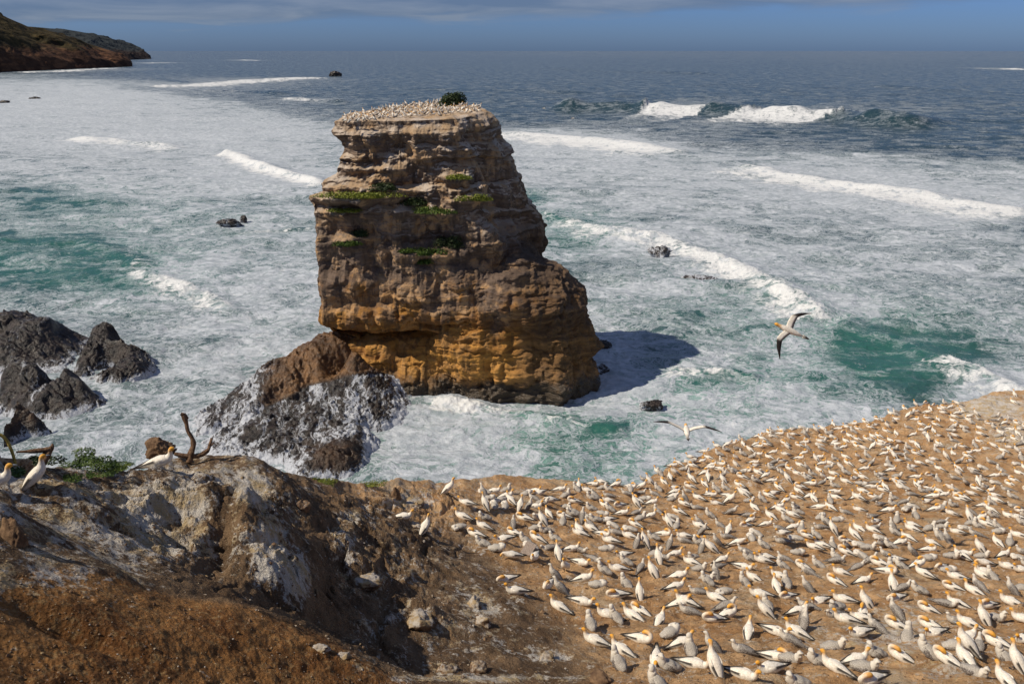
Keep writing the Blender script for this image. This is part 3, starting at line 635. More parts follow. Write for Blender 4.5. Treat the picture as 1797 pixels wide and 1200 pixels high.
EDGE = [(0,790,14.2),(90,799,14.6),(180,809,15.2),(240,814,15.8),(330,800,17.4),(430,797,17.6),(480,822,18.6),(540,836,20),(600,847,21.2),(650,843,22),(700,837,22.4),(780,844,22.6),(860,831,23.3),(930,834,23.9),(1030,848,23.6),(1095,850,24),(1130,843,24.8),(1170,818,25.9),(1230,794,27.5),
 (1330,763,29.9),(1360,752,31),(1440,750,32),(1530,738,33.4),(1600,713,36.5),(1700,703,38.6),(1740,688,41),(1800,683,42.6),(1900,688,44)]
EW = np.array([at_dist(a, b, _far(a, b, c)) for a, b, c in EDGE]); EAZ = np.arctan2(EW[:, 0], EW[:, 1]); ERR = np.hypot(EW[:, 0], EW[:, 1])
GB = [] # extra bumps filled below: world x, y, sx, sy, rot, h
def gb(px, py, sxm, sym, rot, h):
    d = np.linspace(5, 45, 900); P = at_dist(np.full(900, px), np.full(900, py), d[:, None]); z = TRB(P[:, 0], P[:, 1]); i = int(np.argmax(P[:, 2] < z)); GB.append((P[i, 0], P[i, 1], sxm, sym, math.radians(rot), h))
gb(330, 900, .9, .45, 40, .35); gb(430, 930, .35, 1.3, 15, .45); gb(500, 1000, .4, .9, 10, .35); gb(395, 960, .2, 1.1, 12, -.22); gb(250, 870, .8, .15, 30, -.2); gb(160, 900, 1.2, .4, 20, .2)
gb(480, 850, .8, .5, 0, .25); gb(640, 1010, .45, .3, 0, .3); gb(735, 1085, .5, .35, 0, .35); gb(20, 945, .4, .5, 0, .3); gb(120, 1100, .5, .15, 0, -.2)
gb(700, 850, 1.6, .5, 0, .12)
def terrain(x, y, base=None):
    x = np.asarray(x, float); y = np.asarray(y, float); z = TRB(x, y); r = np.hypot(x, y)
    left = sst(-.5, -2.6, x) * sst(6.5, 8.5, y + .35 * x + .8)         # craggy guano ridge
    lip = sst(.3, 3.0, edge_r(np.arctan2(x, y)) - r)
    left = left * (.12 + .88 * lip)
    for bx, by, sx, sy, rt, h in GB:
        h = h * (.2 + .8 * lip); dx, dy = x - bx, y - by; c, s = math.cos(rt), math.sin(rt); u = dx * c + dy * s; v = -dx * s + dy * c
        z = z + h * np.exp(-(u / sx) ** 2 - (v / sy) ** 2)
    z = z + .14 * fbm(x / 1.9, y / 1.9, seed=301, o=3) + .035 * fbm(x / .35, y / .35, seed=305, o=3)
    z = z - left * .16 * sst(.72, .93, ridged(x / .8 + .5 * fbm(x, y, seed=318), y / .9, seed=319, o=2)) + left * (.36 * (ridged(x / 1.3, y / 1.9, seed=311, o=5) - .6) + .20 * (ridged(x / .45, y / .5, seed=315, o=4) - .6) + .07 * (ridged(x / .16, y / .17, seed=316, o=3) - .6))
    sl = sst(.8, -1.0, x) * (1 - left) * sst(7, 9.5, y)
    z = z + sl * .10 * (ridged((x * .9 + y * .42) / .9, (y * .9 - x * .42) / 3.5, seed=321, o=4) - .6)
    colo = sst(-.5, 1.5, x)
    z = z + colo * .05 * (fbm(x / .45, y / .45, seed=331, o=2))
    z = z + .012 * fbm(x / .09, y / .09, seed=335, o=2) + sst(9, 5, r) * .012 * fbm(x / .04, y / .04, seed=337, o=2)
    return z
def edge_r(az): return np.interp(az, EAZ, ERR)
CAZ = np.linspace(EAZ[0], EAZ[-1], 400); _R = edge_r(CAZ)
CCZ = np.interp(CAZ, EAZ, EW[:, 2]) - terrain(_R * np.sin(CAZ), _R * np.cos(CAZ))
_terrain0 = terrain
def terrain(x, y):
    az = np.arctan2(x, y); rr = np.hypot(x, y)
    return _terrain0(x, y) + np.interp(az, CAZ, CCZ, 0, 0) * np.exp(-np.maximum(edge_r(az) - rr, 0) / 1.6)
def full_ground(x, y):
    az = np.arctan2(x, y); r = np.hypot(x, y); R = edge_r(az) + .35 * fbm(az * 12, 0 * az, seed=341, o=4) * sst(0, 3, r)
    z = terrain(x, y); t = np.maximum(r - R + .25, 0)
    return z - np.where(t < .5, t * t * 1.2, .3 + (t - .5) * 3.6) - t * .5 * np.abs(fbm(x / 3, y / 3, seed=345, o=4))
def ray_ground(px, py):
    px = np.atleast_1d(np.asarray(px, float)); py = np.atleast_1d(np.asarray(py, float)); d = np.geomspace(5.5, 80, 480)
    R = ray(px, py); P = R[:, None, :] * d[None, :, None] + np.array([0, 0, CAMZ]); Z = terrain(P[..., 0], P[..., 1])
    h = P[..., 2] - Z; i = np.argmax(h < 0, 1); ok = (h < 0).any(1); i = np.clip(i, 1, None); k = np.arange(len(px))
    a, b = h[k, i - 1], h[k, i]; t = a / np.maximum(a - b, 1e-9); dd = d[i - 1] + (d[i] - d[i - 1]) * t
    Q = R * dd[:, None] + np.array([0, 0, CAMZ]); Q[:, 2] = terrain(Q[:, 0], Q[:, 1]); return Q, ok
GUANO = [(300,880,90,50,1.),(250,900,80,60,.7),(350,960,60,40,.5),(330,830,60,10,.7),(440,850,50,40,.9),(470,960,45,60,.9),(520,1010,35,45,.8),(400,820,60,14,.5),(60,860,80,20,.4),(60,970,90,40,.5),(180,830,90,12,.35),(620,905,30,14,.6),(650,1020,26,16,.8),(840,1065,40,30,.7),
 (600,960,40,60,.45),(735,1075,40,30,.35),(700,1130,60,20,.3),(960,1150,50,20,.5),(860,1190,260,10,.6),(1430,1110,110,30,.4),(1560,1110,120,60,.55),(1650,1170,90,40,.4),(1330,845,120,14,.35),(1740,715,80,26,.9),(1780,760,60,40,.6),(720,875,70,25,.55),(800,850,160,14,.35),(960,862,120,12,.3),
 (180,1030,60,18,.3),(600,1150,40,14,.4),(770,985,60,40,.15),(1100,1160,120,26,.35),(1420,1120,50,16,.35),(540,860,60,14,.35),(1350,765,50,12,.4)]
def build_ground():
    azs = np.radians(np.concatenate([np.linspace(-112, -38, 150)[:-1], np.linspace(-38, 38, 1150), np.linspace(38, 75, 60)[1:]]))
    na = len(azs); edge = edge_r(azs)
    # radial samples follow the edge so the lip stays crisp
    s1 = np.geomspace(.035, 1, 760); s1 = s1[s1 < .9995]; s2 = np.concatenate([np.linspace(1.0, 1.06, 40), np.linspace(1.065, 1.6, 60)])
    sc = np.concatenate([s1, s2]); Rr = sc[:, None] * edge[None]; A = np.repeat(azs[None], len(sc), 0)
    X = Rr * np.sin(A); Y = Rr * np.cos(A); NM, NR = nests(X, Y); Z = full_ground(X, Y) + NM
    Z = np.maximum(Z, -3)
    me = mk_mesh('ground', np.stack([X, Y, Z], -1).reshape(-1, 3), grid_faces(len(sc), na)[:, ::-1])
    px, py = to_px(X, Y, Z)
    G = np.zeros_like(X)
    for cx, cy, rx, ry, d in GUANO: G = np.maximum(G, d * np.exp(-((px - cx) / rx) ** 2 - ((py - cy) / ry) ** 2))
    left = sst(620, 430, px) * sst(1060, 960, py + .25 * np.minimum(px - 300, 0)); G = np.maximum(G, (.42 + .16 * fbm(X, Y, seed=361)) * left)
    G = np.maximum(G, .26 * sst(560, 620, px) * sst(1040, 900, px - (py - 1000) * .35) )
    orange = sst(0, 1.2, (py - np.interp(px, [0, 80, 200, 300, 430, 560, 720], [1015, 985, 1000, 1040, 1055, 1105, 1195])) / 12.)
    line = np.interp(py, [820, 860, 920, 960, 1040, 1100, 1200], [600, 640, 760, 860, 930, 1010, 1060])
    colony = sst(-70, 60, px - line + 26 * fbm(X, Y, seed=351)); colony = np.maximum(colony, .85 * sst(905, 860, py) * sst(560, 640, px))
    attr(me, 'guano', np.clip(G, 0, 1)); attr(me, 'colony', colony); attr(me, 'nest', NR); attr(me, 'orange', orange * (1 - colony))
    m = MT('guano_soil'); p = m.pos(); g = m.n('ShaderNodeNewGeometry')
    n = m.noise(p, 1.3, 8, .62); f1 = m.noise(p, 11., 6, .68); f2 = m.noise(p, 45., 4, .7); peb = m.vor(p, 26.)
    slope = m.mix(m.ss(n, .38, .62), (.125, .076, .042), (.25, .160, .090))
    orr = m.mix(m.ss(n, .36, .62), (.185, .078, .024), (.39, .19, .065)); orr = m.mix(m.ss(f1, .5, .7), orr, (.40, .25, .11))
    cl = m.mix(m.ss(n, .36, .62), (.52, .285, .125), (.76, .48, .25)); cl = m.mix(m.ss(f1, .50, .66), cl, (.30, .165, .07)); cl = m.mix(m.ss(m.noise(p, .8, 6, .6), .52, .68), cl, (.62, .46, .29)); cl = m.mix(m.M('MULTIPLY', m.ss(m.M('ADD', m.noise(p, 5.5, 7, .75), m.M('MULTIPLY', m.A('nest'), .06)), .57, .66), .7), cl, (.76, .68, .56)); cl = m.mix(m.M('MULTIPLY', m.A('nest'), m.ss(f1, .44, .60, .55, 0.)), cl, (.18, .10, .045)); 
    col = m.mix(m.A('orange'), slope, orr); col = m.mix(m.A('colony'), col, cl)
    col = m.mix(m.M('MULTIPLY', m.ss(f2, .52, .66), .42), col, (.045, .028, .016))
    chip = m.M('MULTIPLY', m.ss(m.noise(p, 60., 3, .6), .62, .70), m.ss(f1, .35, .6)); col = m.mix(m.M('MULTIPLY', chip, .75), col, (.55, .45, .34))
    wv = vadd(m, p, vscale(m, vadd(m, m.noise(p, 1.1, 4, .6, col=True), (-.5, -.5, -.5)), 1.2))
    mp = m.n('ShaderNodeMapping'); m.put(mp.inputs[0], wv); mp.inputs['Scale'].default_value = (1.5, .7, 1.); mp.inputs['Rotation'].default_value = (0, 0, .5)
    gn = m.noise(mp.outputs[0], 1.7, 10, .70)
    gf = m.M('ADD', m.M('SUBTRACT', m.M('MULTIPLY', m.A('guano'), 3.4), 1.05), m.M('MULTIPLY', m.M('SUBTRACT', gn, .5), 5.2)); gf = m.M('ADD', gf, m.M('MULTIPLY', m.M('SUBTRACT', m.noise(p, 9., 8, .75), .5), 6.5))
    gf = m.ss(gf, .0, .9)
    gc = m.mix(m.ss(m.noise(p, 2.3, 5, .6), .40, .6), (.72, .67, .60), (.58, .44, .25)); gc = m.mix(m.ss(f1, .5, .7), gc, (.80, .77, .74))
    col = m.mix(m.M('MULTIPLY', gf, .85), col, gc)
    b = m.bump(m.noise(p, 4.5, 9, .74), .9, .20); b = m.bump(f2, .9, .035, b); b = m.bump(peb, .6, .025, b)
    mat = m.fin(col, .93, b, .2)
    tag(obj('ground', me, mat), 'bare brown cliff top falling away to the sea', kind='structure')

# ================================================================== PLANTS, DRIFTWOOD, LOOSE ROCKS
def leaf_mat(name, a, b, c):
    m = MT(name); t = m.A('tone'); col = m.mix(m.ss(t, 0., .5), a, b); col = m.mix(m.ss(t, .5, 1.), col, c)
    m.fin(col, .6, None, .3); m.put(m.b.inputs['Transmission Weight'], 0.); return m.m
MAT_GREEN = leaf_mat('green_leaves', (.020, .040, .006), (.060, .105, .012), (.16, .19, .03))
MAT_OLIVE = leaf_mat('olive_leaves', (.06, .075, .010), (.16, .19, .02), (.33, .32, .05))
MAT_DARKLEAF = leaf_mat('dark_leaves', (.010, .020, .006), (.025, .045, .010), (.06, .08, .02))
def leaf_clump(name, sx, sy, sz, n, leaf, seed, flat=.4, lumps=5):
    r = np.random.default_rng(seed)
    c = np.clip(r.normal(size=(lumps, 3)) * [.38, .38, .2], -.7, .7); c[0] = 0; k = r.integers(0, lumps, n)
    d = r.normal(size=(n, 3)); d /= np.linalg.norm(d, axis=1)[:, None]; d *= (r.uniform(.35, 1, n) ** .5)[:, None] * r.uniform(.35, .6, lumps)[k][:, None]
    P = c[k] + d; P[:, 2] = np.abs(P[:, 2]); P *= [sx, sy, sz]
    nrm = d / np.linalg.norm(d, axis=1)[:, None] + r.normal(size=(n, 3)) * .5 + [0, 0, flat]; nrm /= np.linalg.norm(nrm, axis=1)[:, None]
    a = np.cross(nrm, r.normal(size=(n, 3))); a /= np.linalg.norm(a, axis=1)[:, None]; b = np.cross(nrm, a)
    s_ = leaf * r.uniform(.6, 1.3, n)[:, None]
    V = np.stack([P - a * s_ , P - b * s_ * .45 + nrm * s_ * .1, P + a * s_, P + b * s_ * .45 + nrm * s_ * .1], 1).reshape(-1, 3)
    me = mk_mesh(name, V, np.arange(4 * n).reshape(-1, 4), False)
    tn = np.clip(.5 * r.uniform(0, 1, n) + .25 + .35 * fbm(P[:, 0] / max(sx, .1) * 2, P[:, 1] / max(sx, .1) * 2, P[:, 2], seed=seed), 0, 1)
    attr(me, 'tone', np.repeat(tn, 4)); return me
bpy.context.view_layer.update()
_dg = bpy.context.evaluated_depsgraph_get()
def on_stack(px, py):
    r = ray(px, py); ok, loc, nr, _ = stack.ray_cast(Vector((0, 0, CAMZ)), Vector([float(v) for v in r]), distance=400, depsgraph=_dg)
    return (np.array(loc), ok)
VEG = [(635,341,5.6,1.6,1.0,'o','long yellow-green mat of plants on the left ledge of the stack'),
 (604,368,2.9,1.0,.6,'o','small green mat just below the long yellow-green mat on the stack'),
 (674,326,2.6,1.2,1.3,'d','dark green bush above the right end of the long mat on the stack'),
 (733,352,2.8,1.4,1.6,'d','dark bush hanging in the hollow in the middle of the stack'),
 (752,368,3.6,1.3,1.1,'g','green bush trailing below the dark hollow in the middle of the stack'),
 (800,310,2.0,.8,.8,'o','olive tuft high on the stack face, right of centre'),
 (835,347,2.4,1.0,1.0,'o','olive green cushion plant near the right side of the stack face'),
 (632,407,1.8,.9,1.2,'d','dark green tuft on the left face of the stack, above a green cushion'),
 (605,427,2.2,.9,.8,'g','bright green cushion low on the left face of the stack'),
 (757,441,2.4,.9,1.3,'g','green plant hanging at the centre of the stack face'),
 (793,425,2.2,.9,2.0,'d','dark bush in a cleft right of the green plant at stack centre'),
 (716,438,1.8,.7,.8,'g','small green tuft left of the green plant at stack centre'),
 (748,458,1.0,.5,.8,'g','tiny green tuft below the green plant at stack centre')]
for i, (a, b, sx, sy, sz, k, lb) in enumerate(VEG):
    P, ok = on_stack(a, b)
    if not ok: continue
    me = leaf_clump('ledge_plant', sx * 1.1, sy * .9, sz * 1.15, int(620 * sx), .16, 400 + i, lumps=9)
    tag(obj('ledge_plant', me, {'o': MAT_OLIVE, 'g': MAT_GREEN, 'd': MAT_DARKLEAF}[k], loc=(P[0], P[1] - .45, P[2] - sz * .35)), lb, 'plant', 'plants on the ledges of the stack')
bx = at_y(789, 186, 133.)
bush = obj('bush', leaf_clump('bush', 3.0, 2.4, 2.9, 5200, .20, 450, lumps=9), MAT_DARKLEAF, loc=(bx[0], bx[1], stack_top(bx[0], bx[1]) - .1))
tag(bush, 'round dark bush on top of the rock stack among the gannets', 'bush')
def tube(name, pts, rad, seg=10, seed=0):
    P = np.array(pts, float); n = len(P); t = np.linspace(0, n - 1, (n - 1) * 6 + 1)
    Q = np.stack([np.interp(t, np.arange(n), P[:, k]) for k in range(3)], -1)
    for _ in range(3): Q[1:-1] = (Q[:-2] + 2 * Q[1:-1] + Q[2:]) / 4
    R_ = np.interp(t, np.arange(n), rad) * (1 + .25 * (vn(t * 1.7, 0 * t, seed=seed) - .5)); T = np.gradient(Q, axis=0); T /= np.linalg.norm(T, axis=1)[:, None] + 1e-9
    ref = np.array([.3, .8, .5]); s1 = np.cross(T, ref); s1 /= np.linalg.norm(s1, axis=1)[:, None] + 1e-9; s2 = np.cross(T, s1)
    th = np.linspace(0, 2 * np.pi, seg, endpoint=False)
    V = Q[:, None] + (s1[:, None] * np.cos(th)[None, :, None] + s2[:, None] * np.sin(th)[None, :, None]) * (R_[:, None] * (1 + .12 * np.sin(3 * th))[None])[:, :, None]
    V = V.reshape(-1, 3); m_ = len(Q); F_ = grid_faces(m_, seg, True)
    V = np.concatenate([V, Q[:1], Q[-1:]]); j = np.arange(seg)
    c1 = np.stack([j, (j + 1) % seg, np.full(seg, m_ * seg)], -1); c2 = np.stack([(m_ - 1) * seg + j, (m_ - 1) * seg + (j + 1) % seg, np.full(seg, m_ * seg + 1)], -1)
    return V, F_, np.concatenate([c1, c2])
def join_tubes(name, L):
    Vs, Fq, Ft, o = [], [], [], 0
    for V, F_, T in L: Vs.append(V); Fq.append(F_ + o); Ft.append(T + o); o += len(V)
    return mk_mesh(name, np.concatenate(Vs), [np.concatenate(Fq), np.concatenate(Ft)])
def wood_mat(name, a, b):
    m = MT(name); p = m.pos(); n = m.noise(m.pos((1, 1, .3)), 30., 5, .6); return m.fin(m.mix(m.ss(n, .35, .65), a, b), .85, m.bump(n, .6, .01), .2)
MAT_WOOD = wood_mat('weathered_wood', (.06, .032, .018), (.20, .12, .07)); MAT_PALEWOOD = wood_mat('pale_driftwood', (.16, .09, .045), (.46, .31, .18)); MAT_YEL = wood_mat('dry_yellow_stem', (.20, .14, .03), (.38, .28, .07))
def dpts(L, d): return [at_dist(a, b, d + (e[0] if e else 0)) for a, b, *e in L]
tag(obj('driftwood', join_tubes('driftwood', [tube('t', dpts([(321,726),(327,742),(329,756),(338,770),(340,782),(334,800),(332,812)], 16.9), [.055,.04,.035,.04,.05,.065,.07], seed=1), tube('t', dpts([(317,726),(325,729),(330,735)], 16.9), [.03,.035,.02], seed=4),
  tube('t', dpts([(372,768),(369,778),(366,790),(356,797),(342,801),(322,800),(306,796)], 16.9), [.025,.03,.035,.045,.05,.05,.03], seed=2), tube('t', dpts([(345,800),(362,790),(376,776)], 17.1), [.03,.02,.01], seed=3)]), MAT_WOOD), 'bare crooked branch standing on the cliff edge beside the resting gannet', 'driftwood')
tag(obj('driftwood', join_tubes('driftwood', [tube('t', dpts([(28,793),(55,792),(86,789),(91,784)], 13.6), [.012,.03,.04,.03], seed=5), tube('t', dpts([(70,800),(80,795),(92,786),(92,778)], 13.6), [.01,.03,.03,.012], seed=6), tube('t', dpts([(88,790),(80,806),(73,818),(66,832)], 13.6), [.045,.05,.05,.06], seed=7)]), MAT_WOOD), 'forked dead branch behind the standing gannet at the left edge', 'driftwood')
tag(obj('driftwood', join_tubes('driftwood', [tube('t', dpts([(-20,808),(10,811),(34,812),(52,808)], 13.4), [.06,.05,.05,.03], seed=8), tube('t', dpts([(24,838),(38,826),(50,813),(56,808)], 13.2), [.05,.05,.04,.02], seed=9), tube('t', dpts([(34,840),(46,826),(58,815)], 13.1), [.03,.03,.02], seed=10)]), MAT_PALEWOOD), 'heap of pale split driftwood at the far left cliff edge', 'driftwood')
tag(obj('dry_stem', join_tubes('dry_stem', [tube('t', dpts([(-12,760),(4,764),(14,776),(22,795),(28,818)], 12.6), [.02,.022,.022,.02,.018], seed=11)]), MAT_YEL), 'yellow dry stem arching up at the far left edge of the photo', 'plant stem')
def ground_plant(px, py, sx, sy, sz, n, leaf, mat, label, seed, name='cliff_plant', rz=0., dz=0.):
    Q, _ = ray_ground(px, py); Q = Q[0]
    tag(obj(name, leaf_clump(name, sx, sy, sz, n, leaf, seed, 1.2), mat, loc=(Q[0], Q[1], Q[2] - .02 + dz), rot=(0, 0, rz)), label, 'plant')
ground_plant(148, 811, .48, .3, .24, 2200, .022, MAT_GREEN, 'dark leafy shrub on the cliff edge right of the standing gannet', 470, 'shrub')
ground_plant(190, 822, .62, .28, .04, 3600, .016, MAT_GREEN, 'low bright green mat of grass on the left cliff edge', 471)
ground_plant(110, 838, .40, .22, .04, 2200, .016, MAT_GREEN, 'low green mat of grass between standing gannet and shrub', 472)
ground_plant(150, 833, .4, .2, .03, 1800, .016, MAT_GREEN, 'thin green mat of grass below the leafy shrub', 477)
ground_plant(62, 806, .4, .3, .12, 900, .028, MAT_DARKLEAF, 'dark green leaves under the forked dead branch', 473)
ground_plant(15, 832, .35, .3, .12, 900, .028, MAT_GREEN, 'green leaves among the pale driftwood at the far left', 474)
ground_plant(562, 846, .55, .4, .10, 1600, .024, MAT_OLIVE, 'small olive green tuft on the cliff edge below the wave-washed shelf', 475)
ground_plant(640, 847, .5, .25, .04, 900, .02, MAT_OLIVE, 'thin olive strip of plants at the brink, above the brown clod', 476)

def clod_mat():
    m = MT('guano_capped_rock'); p = m.pos(); g = m.n('ShaderNodeNewGeometry'); up = m.n('ShaderNodeSeparateXYZ'); m.put(up.inputs[0], g.outputs['Normal'])
    n = m.noise(p, 4., 8, .65); n2 = m.noise(p, 18., 6, .7)
    col = m.mix(m.ss(n, .35, .65), (.10, .058, .035), (.24, .15, .085))
    a = m.M('ADD', m.M('MULTIPLY', up.outputs[2], m.A('cap')), m.M('MULTIPLY', m.M('SUBTRACT', n2, .5), 2.2))
    col = m.mix(m.M('MULTIPLY', m.ss(a, .25, .75), .85), col, m.mix(m.ss(n, .42, .58), (.50, .45, .39), (.36, .26, .14)))
    return m.fin(col, .92, m.bump(n2, .8, .03, m.bump(n, .6, .06)), .2)
MAT_CLOD = clod_mat()
CLODS = [(694,874,.17,.16,.34,.15,'dark brown upright clod of earth on the cliff edge left of the colony'),
 (722,884,.50,.34,.14,.9,'flat pale guano-streaked slab right of the upright brown clod'),
 (531,888,.20,.18,.19,.35,'round brown rock beside the top of the dark gully'),
 (596,920,.36,.26,.20,.9,'flat-topped white rock with a dark side on the gully slope'),
 (727,925,.25,.2,.15,.8,'yellowish rock between the two gannets at the edge of the shade'),
 (643,1020,.34,.26,.14,1.,'white-rimmed lump on the dark slope below the flat-topped rock'),
 (735,1090,.36,.30,.22,.9,'whitish bulging lump in the middle of the dark slope'),
 (832,1060,.25,.22,.20,1.1,'flat white-capped knob where the shaded slope meets the sun'),
 (848,1095,.22,.18,.20,1.1,'white streaked base directly under the white-capped knob'),
 (785,1176,.22,.18,.14,.6,'left one of two rounded nest mounds in the shade at bottom'),
 (838,1178,.22,.18,.15,.6,'right one of two rounded nest mounds in the shade at bottom'),
 (958,1156,.22,.16,.12,.9,'pale lump at the lower edge of the shade, below the white-capped knob'),
 (1055,1196,.27,.18,.14,-.4,'dark boulder cut by the bottom edge left of the nearest gannets'),
 (24,948,.16,.14,.26,-.3,'dark pointed stump of rock on the shaded slope at far left'),
 (744,950,.06,.05,.05,1.2,'left of two pale pebbles below the standing gannet at the shade edge'),
 (768,950,.06,.05,.05,1.2,'right of two pale pebbles below the standing gannet at the shade edge'),
 (770,968,.09,.08,.07,.3,'small dark stone on the shaded slope under two pale pebbles'),
 (832,967,.08,.07,.06,.9,'yellowish pebble at the left margin of the colony beside a chick'),
 (560,1140,.16,.1,.07,1.2,'left of two white stones on the brink of the orange slope'),
 (600,1152,.10,.07,.05,1.2,'right of two white stones on the brink of the orange slope')]
cp_, _ = ray_ground([c[0] for c in CLODS], [c[1] for c in CLODS])
for i, (a, b, sx, sy, sz, cap, lb) in enumerate(CLODS):
    me = rock_mesh('rock', sx * .8, sy * .8, sz * .9, 500 + i, 4, .45, 6); attr(me, 'cap', np.full(len(me.vertices), cap)); P = cp_[i]
    tag(obj('rock', me, MAT_CLOD, loc=(P[0], P[1], P[2] - sz * .12), rot=(0, 0, i * .7)), lb, 'rock')
e = at_dist(284, 788, 17.2); me = rock_mesh('rock', .30, .26, .26, 540, 5, .5, 9); attr(me, 'cap', np.full(len(me.vertices), -.2))
tag(obj('rock', me, MAT_CLOD, loc=(e[0], e[1], e[2] - .02)), 'rough brown rock at the brink just behind the resting gannet', 'rock')
Q, _ = ray_ground([925], [972]); Q = Q[0]
bm_ = np.array([[x, y, z] for z in (-.012, .012) for x, y in ((-.14, -.26), (.14, -.26), (.14, .26), (-.14, .26))])
nb = 9
bme = mk_mesh('board', np.array([[x * (.14 if abs(j) < 99 else 1), -.27 + .54 * i / nb, .012 * (1 if k else -1) + .004 * math.sin(i)] for k in (0, 1) for i in range(nb + 1) for x, j in ((-1, 0), (1, 0))]),
   np.concatenate([grid_faces(nb + 1, 2), grid_faces(nb + 1, 2) + 2 * (nb + 1), np.array([[2 * i, 2 * i + 2, 2 * i + 2 + 2 * nb + 2, 2 * i + 2 * nb + 2] for i in range(nb)]), np.array([[2 * i + 1, 2 * i + 3, 2 * i + 3 + 2 * nb + 2, 2 * i + 1 + 2 * nb + 2] for i in range(nb)]), np.array([[0, 1, 1 + 2 * nb + 2, 2 * nb + 2], [2 * nb, 2 * nb + 1, 4 * nb + 3, 4 * nb + 2]])]), False)
tag(obj('board', bme, wood_mat('grey_board', (.22, .17, .14), (.36, .29, .24)), loc=(Q[0], Q[1], Q[2] + .10), rot=(.35, .12, -.5)), 'weathered grey wooden board lying among the gannets', 'board')

# ================================================================== GANNETS
def feather_mat():
    m = MT('gannet_plumage'); p = m.pos(); h = m.A('head'); k = m.A('black'); mo = m.A('mottle'); n = m.noise(p, 22., 5, .6); n2 = m.noise(p, 60., 3, .6)
    w = m.mix(m.ss(n, .35, .65), (.68, .61, .51), (.86, .80, .70))
    y = m.mix(m.ss(n, .35, .65), (.66, .30, .035), (.80, .42, .07))
    dk = m.mix(m.ss(n2, .5, .62), (.020, .016, .014), (.050, .040, .034))
    col = m.mix(h, w, y); col = m.mix(k, col, dk)
    sp_ = m.mix(m.ss(n2, .50, .60), (.075, .058, .048), (.42, .38, .34)); col = m.mix(m.M('MULTIPLY', mo, m.ss(m.M('ADD', n, m.M('MULTIPLY', mo, .45)), .56, .66)), col, sp_)
    return m.fin(col, .75, m.bump(n, .4, .012), .25)
MAT_BIRD = feather_mat()
def plain(name, c, r_=.5):
    m = MT(name); n = m.noise(m.pos(), 40., 3, .5); return m.fin(m.mix(n, c, tuple(min(1, v * 1.25) for v in c)), r_)
MAT_BILL = plain('blue_grey_bill', (.30, .33, .36)); MAT_BLACK = plain('black_skin', (.018, .018, .02), .45)
def loft(P, ry, rz, seg=12, attrs=None, fluff=0., seed=0, sub=3):
    P = np.array(P, float); n = len(P); t = np.linspace(0, n - 1, (n - 1) * sub + 1)
    def cr(a):
        a = np.asarray(a, float); i = np.clip(np.floor(t).astype(int), 0, n - 2); u = (t - i)
        if a.ndim > 1: u = u[:, None]
        p0 = a[np.clip(i - 1, 0, n - 1)]; p1 = a[i]; p2 = a[i + 1]; p3 = a[np.clip(i + 2, 0, n - 1)]
        return .5 * (2 * p1 + (p2 - p0) * u + (2 * p0 - 5 * p1 + 4 * p2 - p3) * u ** 2 + (3 * p1 - p0 - 3 * p2 + p3) * u ** 3)
    Q = cr(P); A_ = np.maximum(cr(ry), .002); B_ = np.maximum(cr(rz), .002); T = np.gradient(Q, axis=0); T /= np.linalg.norm(T, axis=1)[:, None] + 1e-9
    sd = np.array([0, 1., 0]) - T * T[:, 1:2]; sd /= np.linalg.norm(sd, axis=1)[:, None]; up = np.cross(T, sd)
    th = np.linspace(0, 2 * np.pi, seg, endpoint=False)
    V = Q[:, None] + sd[:, None] * (np.cos(th) * A_[:, None])[..., None] + up[:, None] * (np.sin(th) * B_[:, None])[..., None]
    m_ = len(Q); V = V.reshape(-1, 3)
    if fluff: V = V + fluff * (fbm(V[:, 0] * 14 + seed, V[:, 1] * 14, V[:, 2] * 14, o=3, seed=seed)[:, None]) * np.repeat((sd + up) * .5, seg, 0)
    V = np.concatenate([V, Q[:1], Q[-1:]]); j = np.arange(seg); F_ = grid_faces(m_, seg, True)
    T_ = np.concatenate([np.stack([(j + 1) % seg, j, np.full(seg, m_ * seg)], -1), np.stack([(m_ - 1) * seg + j, (m_ - 1) * seg + (j + 1) % seg, np.full(seg, m_ * seg + 1)], -1)])
    at = {}
    for k, v in (attrs or {}).items():
        a = np.repeat(np.interp(t, np.arange(n), v), seg); at[k] = np.r_[a, a[0], a[m_ * seg - 1]]
    return V, F_, T_, at
def to_mesh(name, L):
    V, F_, T_, at = L; me = mk_mesh(name, V, [F_, T_])
    for k in ('head', 'black', 'mottle'): attr(me, k, at.get(k, np.zeros(len(V))) if not callable(at.get(k)) else at[k](V))
    return me
def rotp(P, ang, piv=(0, 0, 0)):
    P = np.array(P, float) - piv; c, s_ = math.cos(ang), math.sin(ang)
    return np.stack([P[:, 0] * c - P[:, 2] * s_, P[:, 1], P[:, 0] * s_ + P[:, 2] * c], -1) + piv
